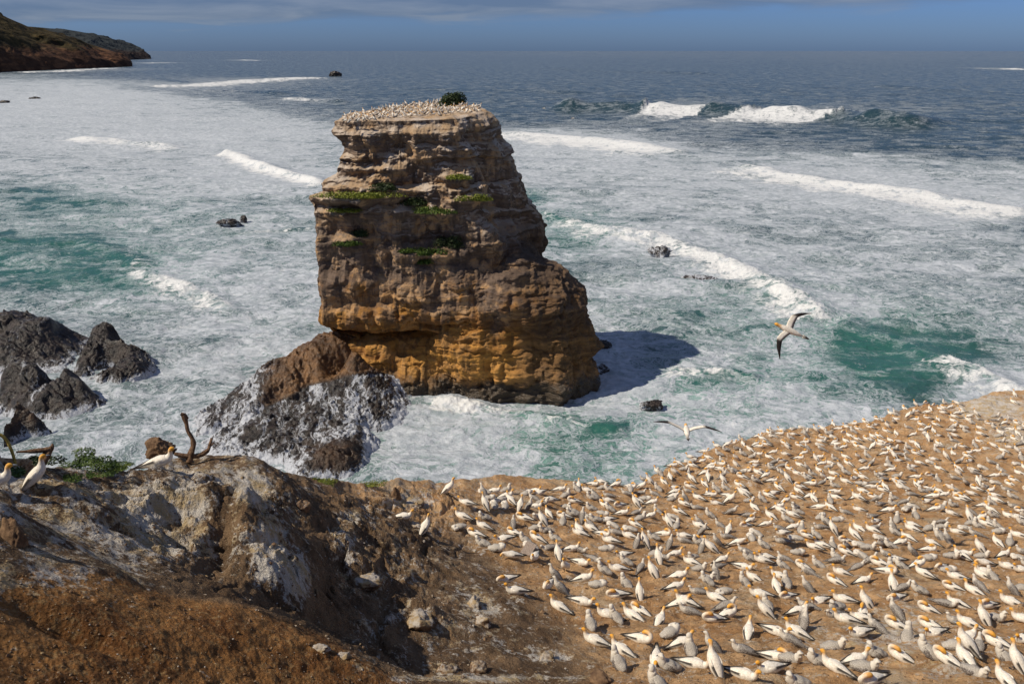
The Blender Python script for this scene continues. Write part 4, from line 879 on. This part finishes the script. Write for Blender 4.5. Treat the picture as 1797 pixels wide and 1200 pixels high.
# a pose = body pitch, neck path, head...; every part is a loft
def bird_parts(kind):
    """returns dict part -> list of lofts"""
    pitch = {'s': .10, 'u': .66, 'p': .12, 'q': .30, 'c': .25, 'w': .0, 'j': .12, 'k': .62}[kind]
    z0 = {'s': .115, 'u': .27, 'p': .12, 'q': .17, 'c': .13, 'w': .12, 'j': .12, 'k': .22}[kind]
    L = {}
    body = [(-.40, 0, 0), (-.30, 0, .005), (-.18, 0, .01), (-.02, 0, .015), (.12, 0, .02), (.21, 0, .035)]
    ry = [.018, .055, .095, .125, .118, .090]; rz = [.014, .045, .085, .112, .108, .092]
    ry = [v * 1.13 for v in ry]; rz = [v * 1.06 for v in rz]
    B = rotp(body, pitch) + np.array([0, 0, z0]); e = B[-1]
    hd = None; fl = 0.
    if kind == 's': nk = [(.055, 0, .085), (.075, 0, .155), (.085, 0, .215), (.125, 0, .262), (.185, 0, .255)]; hd = [0, .15, .7, 1, 1]; nr = [.062, .045, .040, .046, .018]
    elif kind == 'u': nk = [(.03, 0, .10), (.045, 0, .18), (.06, 0, .255), (.10, 0, .300), (.16, 0, .295)]; hd = [0, .1, .75, 1, 1]; nr = [.060, .044, .039, .046, .018]
    elif kind == 'p': nk = [(.06, .01, .07), (.05, .03, .145), (-.03, .05, .185), (-.11, .06, .165), (-.18, .05, .115)]; hd = [0, .1, .8, 1, 1]; nr = [.065, .050, .048, .052, .020]
    elif kind == 'q': nk = [(.08, 0, .06), (.14, 0, .09), (.20, .01, .07), (.245, .02, .01), (.26, .02, -.06)]; hd = [0, .1, .7, 1, 1]; nr = [.062, .045, .040, .046, .018]
    elif kind == 'c': nk = [(.03, 0, .09), (.045, 0, .15), (.055, 0, .20), (.085, 0, .225), (.13, 0, .21)]; hd = [0] * 5; nr = [.095, .075, .064, .060, .02]; fl = .06
    elif kind == 'w': nk = [(.08, .03, .04), (.10, .09, .04), (.04, .15, .03), (-.05, .17, .02), (-.11, .15, .0)]; hd = [0] * 5; nr = [.10, .085, .070, .062, .02]; fl = .06
    elif kind == 'j': nk = [(.055, 0, .08), (.075, 0, .135), (.085, 0, .185), (.12, 0, .22), (.175, 0, .21)]; hd = [0] * 5; nr = [.066, .050, .043, .045, .018]; fl = .01
    elif kind == 'k': nk = [(.03, 0, .10), (.045, 0, .17), (.06, 0, .225), (.10, 0, .255), (.16, 0, .245)]; hd = [0] * 5; nr = [.066, .05, .044, .045, .018]; fl = .01
    if kind in 'suqjk': nk = [(v[0] * .95, v[1], v[2] * .80) for v in nk]
    nr = [v * 1.08 for v in nr]
    nkp = [tuple(e + np.array(v)) for v in nk]
    P = list(map(tuple, B)) + nkp; RY = ry + [v * .95 for v in nr]; RZ = rz + nr
    if kind in 'cw':
        P = P[1:]; RY = [v * 1.18 for v in RY[1:6]] + RY[6:]; RZ = [v * 1.15 for v in RZ[1:6]] + RZ[6:]
    na = len(P) - 5
    mot = {'j': 1., 'k': 1., 'c': .85, 'w': .7}.get(kind, 0.)
    L['body'] = [loft(P, RY, RZ, 14, {'head': [0] * na + hd, 'mottle': [mot * .8] * (na - 1) + [mot * .5] + [mot * .35] * 5, 'black': [.9 if kind in 'su' else 0] + [0] * (len(P) - 1)}, fl, 3, 3)]
    d = np.array(nkp[-1]) - np.array(nkp[-2]); d /= np.linalg.norm(d); b0 = np.array(nkp[-1]) - d * .012
    bl = .095 if kind not in 'cw' else .07
    L['bill'] = [loft([b0, b0 + d * bl * .5, b0 + d * bl + [0, 0, -.008]], [.017, .011, .003], [.019, .013, .003], 8, None, 0, 0, 2)]
    tl = [(-.36, 0, .012), (-.48, 0, .0), (-.60, 0, -.02)]
    if kind not in 'cw':
        T = rotp(tl, pitch) + np.array([0, 0, z0]); T[:, 2] = np.maximum(T[:, 2], .02); L['tail'] = [loft(T, [.035, .032, .004], [.018, .010, .003], 8, {'black': [.2, 1, 1], 'mottle': [mot] * 3}, 0, 0, 2)]
    for s_ in (-1, 1):
        if kind in 'cw': W = [(.12, .115, .06), (.02, .15, .03), (-.12, .13, .0), (-.25, .07, -.01)]; wy = [.02, .035, .03, .006]; wz = [.04, .07, .06, .012]; wb = [0, .2, .35, .3]
        else: W = [(.15, .095, .05), (.04, .118, .035), (-.12, .108, .02), (-.28, .07, .015), (-.42, .045, .01), (-.58, .02, .0)]; wy = [.016, .028, .026, .02, .013, .004]; wz = [.035, .075, .078, .050, .028, .006]; wb = [0, 0, 0, .25, 1, 1]
        W = [(a, b * s_, c) for a, b, c in W]; W = rotp(W, pitch) + np.array([0, 0, z0]); W[:, 2] = np.maximum(W[:, 2], .025)
        wl = loft(W, wy, wz, 10, {'black': wb, 'mottle': [min(1, mot * 1.2)] * len(W)}, fl * .7, 5, 3)
        if kind not in 'cw':      # dark trailing edge along the lower border
            V = wl[0]; m_ = (len(V) - 2) // 10; th = np.r_[np.tile(np.sin(np.linspace(0, 2 * np.pi, 10, endpoint=False)), m_), 0, 0]; u = np.r_[np.repeat(np.linspace(0, 1, m_), 10), 0, 1]
            wl[3]['black'] = np.maximum(wl[3]['black'], (th < -.55) * (u > .3) * .95)
        L.setdefault('wing', []).append(wl)
    if kind in 'uqk':
        for s_ in (-1, 1):
            hx = -.02 if kind != 'q' else .02; L.setdefault('foot', []).append(loft([(hx, .05 * s_, z0 - .06), (hx + .005, .05 * s_, .03), (hx + .02, .052 * s_, .008), (hx + .11, .06 * s_, .006)], [.014, .010, .014, .035], [.014, .010, .008, .004], 8, None, 0, 0, 2))
    return L
PROTO = {}
for k in 'supqcwjk':
    D = bird_parts(k); PROTO[k] = {'lofts': D, 'mesh': {p: [to_mesh('gannet_' + p, l) for l in v] for p, v in D.items()}}
    for p, v in PROTO[k]['mesh'].items():
        for me in v: me.materials.append(MAT_BILL if p == 'bill' and k not in 'cwjk' else MAT_BLACK if p in ('bill', 'foot') else MAT_BIRD)
PNAME = {'bill': 'bill', 'tail': 'tail', 'wing': 'wing', 'foot': 'foot'}
FIRST = {}
BSC = .68
def make_bird(k, name):
    root = obj(name, PROTO[k]['mesh']['body'][0]); kids = []
    for p in ('bill', 'tail', 'wing', 'foot'):
        for me in PROTO[k]['mesh'].get(p, []): kids.append(obj(PNAME[p], me, parent=root))
    return root, kids
def place_bird(k, P, head, sc, label, group, parts=True):
    name = 'gannet' if k in 'supq' else 'gannet_chick' if k in 'cw' else 'young_gannet'
    cat = {'gannet': 'gannet', 'gannet_chick': 'chick', 'young_gannet': 'young gannet'}[name]
    if (k, name) not in FIRST: FIRST[(k, name)] = make_bird(k, name); root, kids = FIRST[(k, name)]
    else:
        r0, k0 = FIRST[(k, name)]; root = r0.copy(); COL.objects.link(root)
        for c in k0:
            d = c.copy(); COL.objects.link(d); d.parent = root
    root.location = [float(v) for v in P]; root.rotation_euler = (math.radians(rr.uniform(-6, 6)), math.radians(rr.uniform(-5, 8)), math.radians(head)); root.scale = (sc * BSC,) * 3
    tag(root, label, cat, group); return root
MAN = """787 869 u 20;866 867 s 5;819 888 s 165;948 869 s 215;852 893 u 120;868 893 w 90;707 912 s 12;747 937 u 50;812 912 s 160;807 930 w 200;852 913 c 180;848 928 s 160;835 943 p 160;850 960 c 160;885 951 s 200;903 941 p 150;
900 982 q 190;870 968 w 0;912 896 u 70;928 896 k 40;920 914 p 160;900 924 j 90;952 922 u 135;938 932 c 0;958 936 c 200;923 954 c 150;942 950 p 150;938 982 s 250;888 1023 p 205;905 1044 s 190;962 1034 p 245;984 1042 k 150;1024 1022 s 5;1046 1032 w 0;1081 1050 p 190;
1121 1052 u 95;981 1072 s 150;1021 1062 s 340;1066 1086 s 165;1082 1092 c 120;1124 1080 p 140;1156 1096 s 60;1037 1104 c 100;1044 1132 s 160;1091 1148 s 142;1124 1129 p 330;1152 1166 s 260;1174 1178 c 180;1174 1119 w 30;1195 1136 s 20;1100 1032 c 120;1019 992 s 330;1041 986 j 320;992 1006 u 250;
980 984 u 100;1002 969 s 10;1016 970 j 330;964 967 j 200;1094 979 s 205;1084 1004 s 180;1100 992 c 150;1124 1002 j 60;1146 1014 u 120;1156 990 u 95;1131 958 u 120;1117 962 k 60;1062 969 w 0;1071 954 s 165;1104 945 s 160;1081 939 j 160;1017 940 s 160;1037 932 s 150;1067 917 s 200;1047 917 c 180;
1021 914 k 80;989 910 p 170;1141 909 s 20;1092 905 s 0;1114 925 p 150;1116 890 u 130;1144 885 s 10;1181 874 s 20;1067 882 s 175;1007 884 p 180;967 883 q 200;992 874 c 20;1174 926 u 120;1187 928 c 60;1164 942 p 340;1174 962 k 60;1190 1016 s 10;1184 1036 s 20;1191 1066 s 10;
1307 927 p 200;1343 925 s 15;1390 930 s 20;1405 935 c 60;1373 940 s 190;1277 935 s 60;1227 927 s 150;1232 938 k 20;1440 930 j 180;1460 937 u 120;1467 917 w 0;1433 944 c 120;1415 945 p 160;1428 965 s 150;1483 954 p 180;1483 974 p 150;1397 974 w 0;1377 986 j 140;1340 962 c 140;1293 959 q 0;
1275 947 j 180;1248 971 u 150;1230 970 k 60;1265 987 s 30;1213 992 s 150;1307 972 j 150;1317 985 c 160;1337 989 s 170;1303 1000 s 330;1307 1028 c 120;1322 1020 s 140;1255 1014 k 100;1362 1036 s 90;1367 1016 s 150;1380 1030 c 90;1408 1000 p 150;1418 1010 j 130;1437 997 c 130;1467 989 j 0;1418 1040 k 120;
1465 1026 p 140;1475 1010 s 160;1257 1056 s 148;1333 1049 s 170;1380 1053 p 200;1437 1061 s 205;1480 1059 s 165;1398 1079 s 20;1417 1070 j 150;1343 1084 u 140;1347 1070 c 100;1275 1085 p 20;1248 1092 p 190;1272 1069 j 20;1210 1080 j 160;1407 1096 k 60;1483 1094 s 165;1462 1084 j 200;1203 1061 s 150;
1360 1116 s 320;1312 1117 s 70;1397 1116 s 145;1410 1106 k 60;1385 1130 j 150;1507 1118 s 200;1510 1090 s 160;1360 1160 p 330;1384 1164 c 330;1435 1169 c 170;1464 1180 s 142;1304 1192 s 325;1351 1182 s 200;1400 1206 c 180;1500 1166 s 15;1511 1178 c 340;1250 1148 k 150;1252 1186 u 110;1217 1174 s 340;1212 1150 c 90;
1517 1069 u 140;1513 1085 p 60;1571 1104 p 150;1591 1125 c 60;1569 1056 p 200;1571 1078 j 100;1626 1075 p 150;1657 1065 j 330;1680 1067 s 140;1731 1069 p 200;1773 1063 s 145;1723 1096 u 110;1742 1091 c 330;1698 1100 s 140;1677 1097 j 160;1632 1105 p 140;1639 1118 s 200;1748 1137 p 135;1697 1125 s 30;
1694 1145 u 130;1716 1143 j 60;1672 1141 w 0;1629 1154 c 130;1660 1166 p 130;1578 1160 p 145;1536 1155 c 180;1693 1164 s 100;1704 1187 c 300;1779 1178 u 110;1763 1163 c 120;1525 1201 p 200;1764 1204 s 100;1795 1094 s 150;1795 1129 s 200;
1531 935 s 140;1593 948 s 130;1600 932 s 140;1634 957 s 150;1545 963 k 200;1563 963 c 150;1573 917 c 60;1599 976 k 150;1606 910 c 90;1721 912 p 20;1698 915 u 110;1750 937 w 0;1679 938 s 160;1662 953 k 90;1649 948 c 120;1718 970 u 120;1627 970 p 0;1627 985 w 0;1667 981 c 330;1687 981 s 120;1571 988 s 190;
1728 995 q 180;1768 1000 s 160;1750 957 s 100;1771 957 c 60;1712 942 j 150;1555 1008 p 330;1564 1005 c 90;1621 1012 s 130;1661 1006 w 0;1723 1015 s 130;1741 1019 c 100;1513 1024 s 20;1564 1039 u 90;1583 1038 j 20;1614 1042 c 150;1670 1036 p 150;1708 1044 s 130;1717 1034 j 100;1774 1045 k 120;1790 1005 s 180"""
birds = []
for t in MAN.replace('\n', '').split(';'):
    a, b, k, h = t.split(); birds.append((float(a), float(b), k, float(h)))
man_p, _ = ray_ground([b[0] for b in birds], [b[1] for b in birds])
# the upper part of the colony: nesting pairs and young at even pecking distance
cand = []; EPX = np.array([(e[0], e[1]) for e in EDGE])
rr = random.Random(5)
acc = [tuple(p[:2]) for p in man_p]
grid_ = {}
def near_ok(x, y, dmin):
    gx, gy = int(x // 1), int(y // 1)
    for i in (-1, 0, 1):
        for j in (-1, 0, 1):
            for (u, v) in grid_.get((gx + i, gy + j), ()):
                if (u - x) ** 2 + (v - y) ** 2 < dmin * dmin: return False
    return True
def put_(x, y): grid_.setdefault((int(x // 1), int(y // 1)), []).append((x, y))
for x, y in acc: put_(x, y)
new = []
N_ = 30000; xs_ = np.array([rr.uniform(-1, 37) for _ in range(N_)]); ys_ = np.array([rr.uniform(9, 56) for _ in range(N_)])
zs_ = terrain(xs_, ys_); pxs, pys = to_px(xs_, ys_, zs_); Re = edge_r(np.arctan2(xs_, ys_)) - np.hypot(xs_, ys_)
for i in range(N_):
    x, y = xs_[i], ys_[i]
    if Re[i] < .25 or pxs[i] > 1830 or pxs[i] < 800 or (pxs[i] < 1010 and pys[i] < 862) or pys[i] > 1215: continue
    low = pys[i] > (902 if pxs[i] > 1200 else 862)
    if low and (pxs[i] < np.interp(pys[i], [840, 900, 1000, 1100, 1200], [800, 860, 960, 1030, 1060]) or rr.random() < (.5 if pys[i] < 1010 else .86)): continue
    if pxs[i] > 1690 and pys[i] < np.interp(pxs[i], [1690, 1797], [722, 742]): continue
    if not near_ok(x, y, (.54 if rr.random() < .55 else .74) * (.86 if low else 1)): continue
    put_(x, y); k = rr.choices('supqcwjk', [32, 6, 20, 4, 16, 6, 9, 3])[0] if not low else rr.choices('spcwjk', [10, 8, 16, 9, 12, 3])[0]
    new.append((x, y, zs_[i], k, rr.choice([150, 140, 160, 130, 170, 145, 155, 120, 20, 0, 200, 340, 90]) + rr.uniform(-12, 12)))
ALL = [(man_p[i], b[2], b[3]) for i, b in enumerate(birds)] + [(np.array(n_[:3]), n_[3], n_[4]) for n_ in new]
for x, y, k, h in ((1780, 697, 'u', 110), (1779, 708, 's', 120)):
    q_, _ = ray_ground([x], [y]); ALL.append((q_[0], k, h))
print('colony birds', len(ALL))
_g = .05; _gx0, _gy0 = -6., 7.; _H = np.zeros((1300, 1100)); _HR = np.zeros_like(_H); _rg = np.random.default_rng(3)
for P_, k_, h_ in ALL:
    i0, j0 = int((P_[1] - _gy0) / _g), int((P_[0] - _gx0) / _g); w_ = 12
    if i0 < w_ or j0 < w_ or i0 > _H.shape[0] - w_ - 1 or j0 > _H.shape[1] - w_ - 1: continue
    yy, xx = np.mgrid[-w_:w_ + 1, -w_:w_ + 1] * _g; rr_ = np.hypot(xx, yy) * (1 + .15 * np.sin(3 * np.arctan2(yy, xx) + P_[0] * 9)); rad = _rg.uniform(.20, .28)
    sl_ = (slice(i0 - w_, i0 + w_ + 1), slice(j0 - w_, j0 + w_ + 1))
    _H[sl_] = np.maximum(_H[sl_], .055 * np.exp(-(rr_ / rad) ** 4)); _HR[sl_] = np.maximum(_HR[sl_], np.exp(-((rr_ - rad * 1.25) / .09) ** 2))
def nests(x, y):
    v, u = (y - _gy0) / _g, (x - _gx0) / _g; ok = (v > 0) & (u > 0) & (v < _H.shape[0] - 2) & (u < _H.shape[1] - 2); v = np.where(ok, v, 0); u = np.where(ok, u, 0)
    i, j = v.astype(int), u.astype(int); a, b = v - i, u - j; out = []
    for G_ in (_H, _HR): out.append(np.where(ok, G_[i, j] * (1 - a) * (1 - b) + G_[i + 1, j] * a * (1 - b) + G_[i, j + 1] * (1 - a) * b + G_[i + 1, j + 1] * a * b, 0))
    return out
build_ground()
def facing(h):
    h = h % 360
    return 'left' if 120 <= h < 240 else 'right' if h < 60 or h >= 300 else 'away' if h < 120 else 'camera'
POSE = {'s': 'sitting gannet', 'u': 'standing gannet', 'p': 'preening gannet', 'q': 'stooping gannet', 'c': 'sitting fluffy chick', 'w': 'curled-up fluffy chick', 'j': 'sitting speckled young gannet', 'k': 'standing speckled young gannet'}
ROWS = [(700, 790, 'seaward edge'), (790, 835, 'back rows'), (835, 880, 'upper rows'), (880, 925, 'upper middle rows'), (925, 975, 'middle rows'), (975, 1030, 'lower middle rows'), (1030, 1095, 'near rows'), (1095, 1300, 'nearest rows')]
CLS = [(0, 960, 'far left'), (960, 1090, 'left'), (1090, 1220, 'centre-left'), (1220, 1350, 'middle'), (1350, 1480, 'centre-right'), (1480, 1640, 'right'), (1640, 2400, 'far right')]
ORD = ['first', 'second', 'third', 'fourth', 'fifth', 'sixth', 'seventh', 'eighth', 'ninth', 'tenth', 'eleventh', 'twelfth', 'thirteenth', 'fourteenth']
order = sorted(range(len(ALL)), key=lambda i: np.hypot(*ALL[i][0][:2]))
ad = [i for i in order if ALL[i][1] in 'supq']; yg = [i for i in order if ALL[i][1] not in 'supq']
solo = set(ad[:296]) | set(yg[:290]); rest = [i for i in order if i not in solo]
print('adults', len(ad), 'young', len(yg), 'rest', len(rest))
keyd = {}
for i in range(len(ALL)):
    P, k, h = ALL[i]; px, py = to_px(P[0], P[1], P[2])
    rw = next((w for a, b, w in ROWS if a <= py < b), 'seaward edge'); cl_ = next(w for a, b, w in CLS if a <= px < b)
    keyd.setdefault((k, facing(h), rw, cl_), []).append((float(px), i))
for key, L in keyd.items():
    L.sort(); k, f_, rw, cl_ = key
    for n_, (px, i) in enumerate(L):
        if i not in solo: continue
        o_ = '' if len(L) == 1 else ', ' + ORD[min(n_, 13)] + ' from left'
        lb = f'{POSE[k]} facing {f_}{o_}, {cl_} of the {rw}'
        place_bird(k, ALL[i][0] + np.array([0, 0, .03]), ALL[i][2], rr.uniform(.96, 1.08) * (1 if k in 'supq' else .92), lb, 'adult gannets of the cliff-top colony' if k in 'supq' else 'chicks and young gannets of the cliff-top colony')
# three gannets by the driftwood, nearer and larger
def single(k, px, py, d, h, sc, lb):
    if d: P = at_dist(px, py, d)
    else: P = ray_ground([px], [py])[0][0]
    b_ = place_bird(k, P, h, sc, lb, 'gannets resting by the driftwood')
    if k in 'su':
        e_ = {'s': (.335, .03, .415), 'u': (.24, .03, .74)}[k]
    return b_
single('s', 281, 819, 0, 12, 1.22, 'adult gannet resting alone on the cliff edge beside a crooked branch')
single('u', 68, 856, 0, 28, .88, 'adult gannet standing on the left slope in front of driftwood')
single('s', -10, 856, 0, 20, .95, 'adult gannet cut by the left edge of the photo beside driftwood')

# gannets on the wing
def wing_mesh(pts, ch, side, th=.012):
    """pts: spanwise (x,y,z) of the quarter chord; ch: chord per station"""
    P = np.array(pts, float); n = len(P); t = np.linspace(0, n - 1, (n - 1) * 5 + 1); Q = np.stack([np.interp(t, np.arange(n), P[:, k]) for k in range(3)], -1); C = np.interp(t, np.arange(n), ch)
    Q[1:-1] = (Q[:-2] + 2 * Q[1:-1] + Q[2:]) / 4
    cs = np.array([.25, .18, 0, -.35, -.75, -.35, 0, .18]); zs = np.array([0, .9, 1, .7, 0, -.5, -.7, -.5])
    V = []
    for i in range(len(Q)):
        f = 1 - .5 * i / len(Q); V.append(np.stack([Q[i, 0] + cs * C[i], np.full(8, Q[i, 1]), Q[i, 2] + zs * th * f * 1.3], -1))
    V = np.array(V).reshape(-1, 3); m_ = len(Q); F_ = grid_faces(m_, 8, True); V = np.concatenate([V, Q[:1], Q[-1:]]); j = np.arange(8)
    T_ = np.concatenate([np.stack([j, (j + 1) % 8, np.full(8, m_ * 8)], -1), np.stack([(m_ - 1) * 8 + j, (m_ - 1) * 8 + (j + 1) % 8, np.full(8, m_ * 8 + 1)], -1)])
    u = np.repeat(np.linspace(0, 1, m_), 8); c_ = np.tile(cs, m_); bk = np.maximum(sst(.45, .56, u), (c_ < -.5) * 1.); bk = np.r_[bk, 0, 1]
    return V, F_, T_, {'black': bk}
def flying(name, loc, X, Z, Lw, Rw, sc, label, group=None):
    body = [(-.44, 0, 0), (-.36, 0, 0), (-.24, 0, 0), (-.05, 0, 0), (.10, 0, 0), (.20, 0, .005), (.29, 0, .012), (.36, 0, .016), (.41, 0, .012)]
    me = to_mesh(name, loft(body, [.015, .03, .06, .085, .082, .06, .042, .044, .018], [.008, .02, .05, .075, .075, .058, .042, .044, .018], 12, {'head': [0, 0, 0, 0, 0, 0, .8, 1, 1], 'black': [.9, .5, 0, 0, 0, 0, 0, 0, 0]}))
    X = np.array(X, float); X /= np.linalg.norm(X); Z = np.array(Z, float); Z -= X * (Z @ X); Z /= np.linalg.norm(Z); Y = np.cross(Z, X)
    from mathutils import Matrix
    o = obj(name, me, MAT_BIRD); M_ = Matrix(((X[0], Y[0], Z[0]), (X[1], Y[1], Z[1]), (X[2], Y[2], Z[2]))).to_4x4(); o.matrix_world = Matrix.Translation([float(v) for v in loc]) @ M_ @ Matrix.Scale(sc, 4)
    obj('wing', to_mesh('wing', wing_mesh(Lw, [.20, .19, .16, .12, .02], 1)), MAT_BIRD, o); obj('wing', to_mesh('wing', wing_mesh(Rw, [.20, .19, .16, .12, .02], -1)), MAT_BIRD, o)
    obj('bill', to_mesh('bill', loft([(.40, 0, .012), (.46, 0, .008), (.51, 0, .002)], [.016, .010, .003], [.018, .012, .003], 8, None, 0, 0, 2)), MAT_BILL, o)
    obj('tail', to_mesh('tail', loft([(-.40, 0, 0), (-.50, 0, 0), (-.60, 0, 0)], [.05, .04, .005], [.008, .006, .003], 8, {'black': [.2, 1, 1]}, 0, 0, 2)), MAT_BIRD, o)
    return tag(o, label, 'gannet', group)
U_ = np.array([0, sp, cp]); Bk = np.array([0, -cp, sp]); Rt = np.array([1., 0, 0])
flying('flying_gannet', at_dist(1384, 579, 21.), -.91 * Rt + .41 * U_, Bk + .45 * U_ - .35 * Rt, [(.05, .05, .01), (.14, .20, .03), (.20, .36, .04), (.12, .58, .0), (-.05, .82, -.06)], [(.05, -.05, .01), (.06, -.22, .03), (.02, -.42, .04), (-.20, -.60, .0), (-.46, -.74, -.06)], .95, 'gannet banking over the green water with its back to the camera')
flying('flying_gannet', at_dist(1205, 756, 22.), .12 * Rt + U_ * .35 - Bk * .9, U_ * .9 + Bk * .35, [(.05, .05, .01), (.10, .20, .08), (.08, .50, .22), (-.02, .72, .27), (-.10, .95, .28)], [(.05, -.05, .01), (.10, -.20, .07), (.08, -.48, .15), (-.02, -.72, .13), (-.10, -.95, .08)], .95, 'gannet gliding away just above the colony edge, dark wingtips raised')
flying('flying_gannet', at_dist(955, 191, 190.), -.9 * Rt + .2 * U_, U_ * .9 + Bk * .5, [(.05, .05, .01), (.14, .20, .1), (.20, .36, .2), (.12, .58, .26), (-.05, .82, .3)], [(.05, -.05, .01), (.06, -.22, .1), (.02, -.42, .2), (-.10, -.60, .26), (-.26, -.84, .3)], 1.0, 'tiny distant white bird against the dark wave right of the stack')
flying('flying_gannet', at_dist(1006, 208, 180.), -.9 * Rt, U_ * .9 + Bk * .5, [(.05, .05, .01), (.14, .20, .05), (.20, .36, .1), (.12, .58, .1), (-.05, .82, .1)], [(.05, -.05, .01), (.06, -.22, .05), (.02, -.42, .1), (-.10, -.60, .1), (-.26, -.84, .1)], 1.0, 'tiny distant white bird low over the foam right of the stack')

# the rest of the gannets, beyond the three hundred nearest: farthest corner of the colony and the top of the stack
sb = []; grid_.clear()
for _ in range(9000):
    x = rr.uniform(-28, -3); y = rr.uniform(116.5, 138)
    zt = float(stack_top(x, y)); px, py = to_px(x, y, zt); px = float(px); py = float(py)
    lo_ = np.interp(px, [600, 620, 700, 850], [215, 215, 206, 196]); hi_ = np.interp(px, [600, 700, 760, 850], [206, 186, 179, 187])
    if not (606 < px < 842 and hi_ + 1.5 < py < lo_ + 3): continue
    if px > 800 and py > 200: continue
    if not near_ok(x, y, .86): continue
    if math.hypot(x - bx[0], y - bx[1]) < 2.2: continue
    put_(x, y); sb.append((x, y, zt + .12))
print('stack birds', len(sb))
def far_flock():
    Vs, Fq, Ft, o, A_ = [], [], [], 0, {'head': [], 'black': [], 'mottle': []}
    items = [(ALL[i][0], ALL[i][1], ALL[i][2], 1.0) for i in rest] + [(np.array(p), rr.choice('susupck'), rr.uniform(0, 360), 1.12) for p in sb]
    for P, k, h, sc in items:
        if P[0] > 0: sc *= BSC
        c, s_ = math.cos(math.radians(h)), math.sin(math.radians(h)); Rm = np.array([[c, -s_, 0], [s_, c, 0], [0, 0, 1]]) * sc
        for p, Ls in PROTO[k]['lofts'].items():
            for V, F_, T_, at in Ls:
                Vs.append(V @ Rm.T + P); Fq.append(F_ + o); Ft.append(T_ + o); o += len(V)
                for q_ in A_:
                    a = at.get(q_); A_[q_].append(np.asarray(a) if a is not None else np.full(len(V), 1. if (q_ == 'black' and p in ('bill', 'foot')) else 0.))
    me = mk_mesh('gannet_flock', np.concatenate(Vs), [np.concatenate(Fq), np.concatenate(Ft)])
    for q_ in A_: attr(me, q_, np.concatenate(A_[q_]))
    tag(obj('gannet_flock', me, MAT_BIRD), 'crowd of distant gannets covering the top of the rock stack and the far colony', 'gannets', None, 'stuff')
far_flock()

def stones():
    V0, F0 = ico(1); r = np.random.default_rng(91); n = 5200
    px = r.uniform(-20, 1830, n); py = 1210 - 400 * r.uniform(0, 1, n) ** 1.5; P, ok = ray_ground(px, py); P = P[ok]; n = len(P)
    az = np.arctan2(P[:, 0], P[:, 1]); k = edge_r(az) - np.hypot(P[:, 0], P[:, 1]) > .5; P = P[k]; n = len(P); NM, _ = nests(P[:, 0], P[:, 1]); P[:, 2] += NM
    s_ = ((r.gamma(1.3, .0050, n) + .004) * np.clip(np.hypot(P[:, 0], P[:, 1]) / 11, .55, 1.7))[:, None, None] * r.uniform(.6, 1.3, (n, 1, 3)); V = V0[None] * s_ * (1 + .25 * r.normal(size=(n, len(V0), 1)) * .6) + P[:, None]
    me = mk_mesh('pebbles', V.reshape(-1, 3), (F0[None] + (np.arange(n) * len(V0))[:, None, None]).reshape(-1, 3), False); attr(me, 'cap', np.repeat(r.uniform(-.6, 1.2, n), len(V0)))
    tag(obj('pebbles', me, MAT_CLOD), 'loose stones and crumbs of earth scattered over the cliff top', 'pebbles', None, 'stuff')
stones()
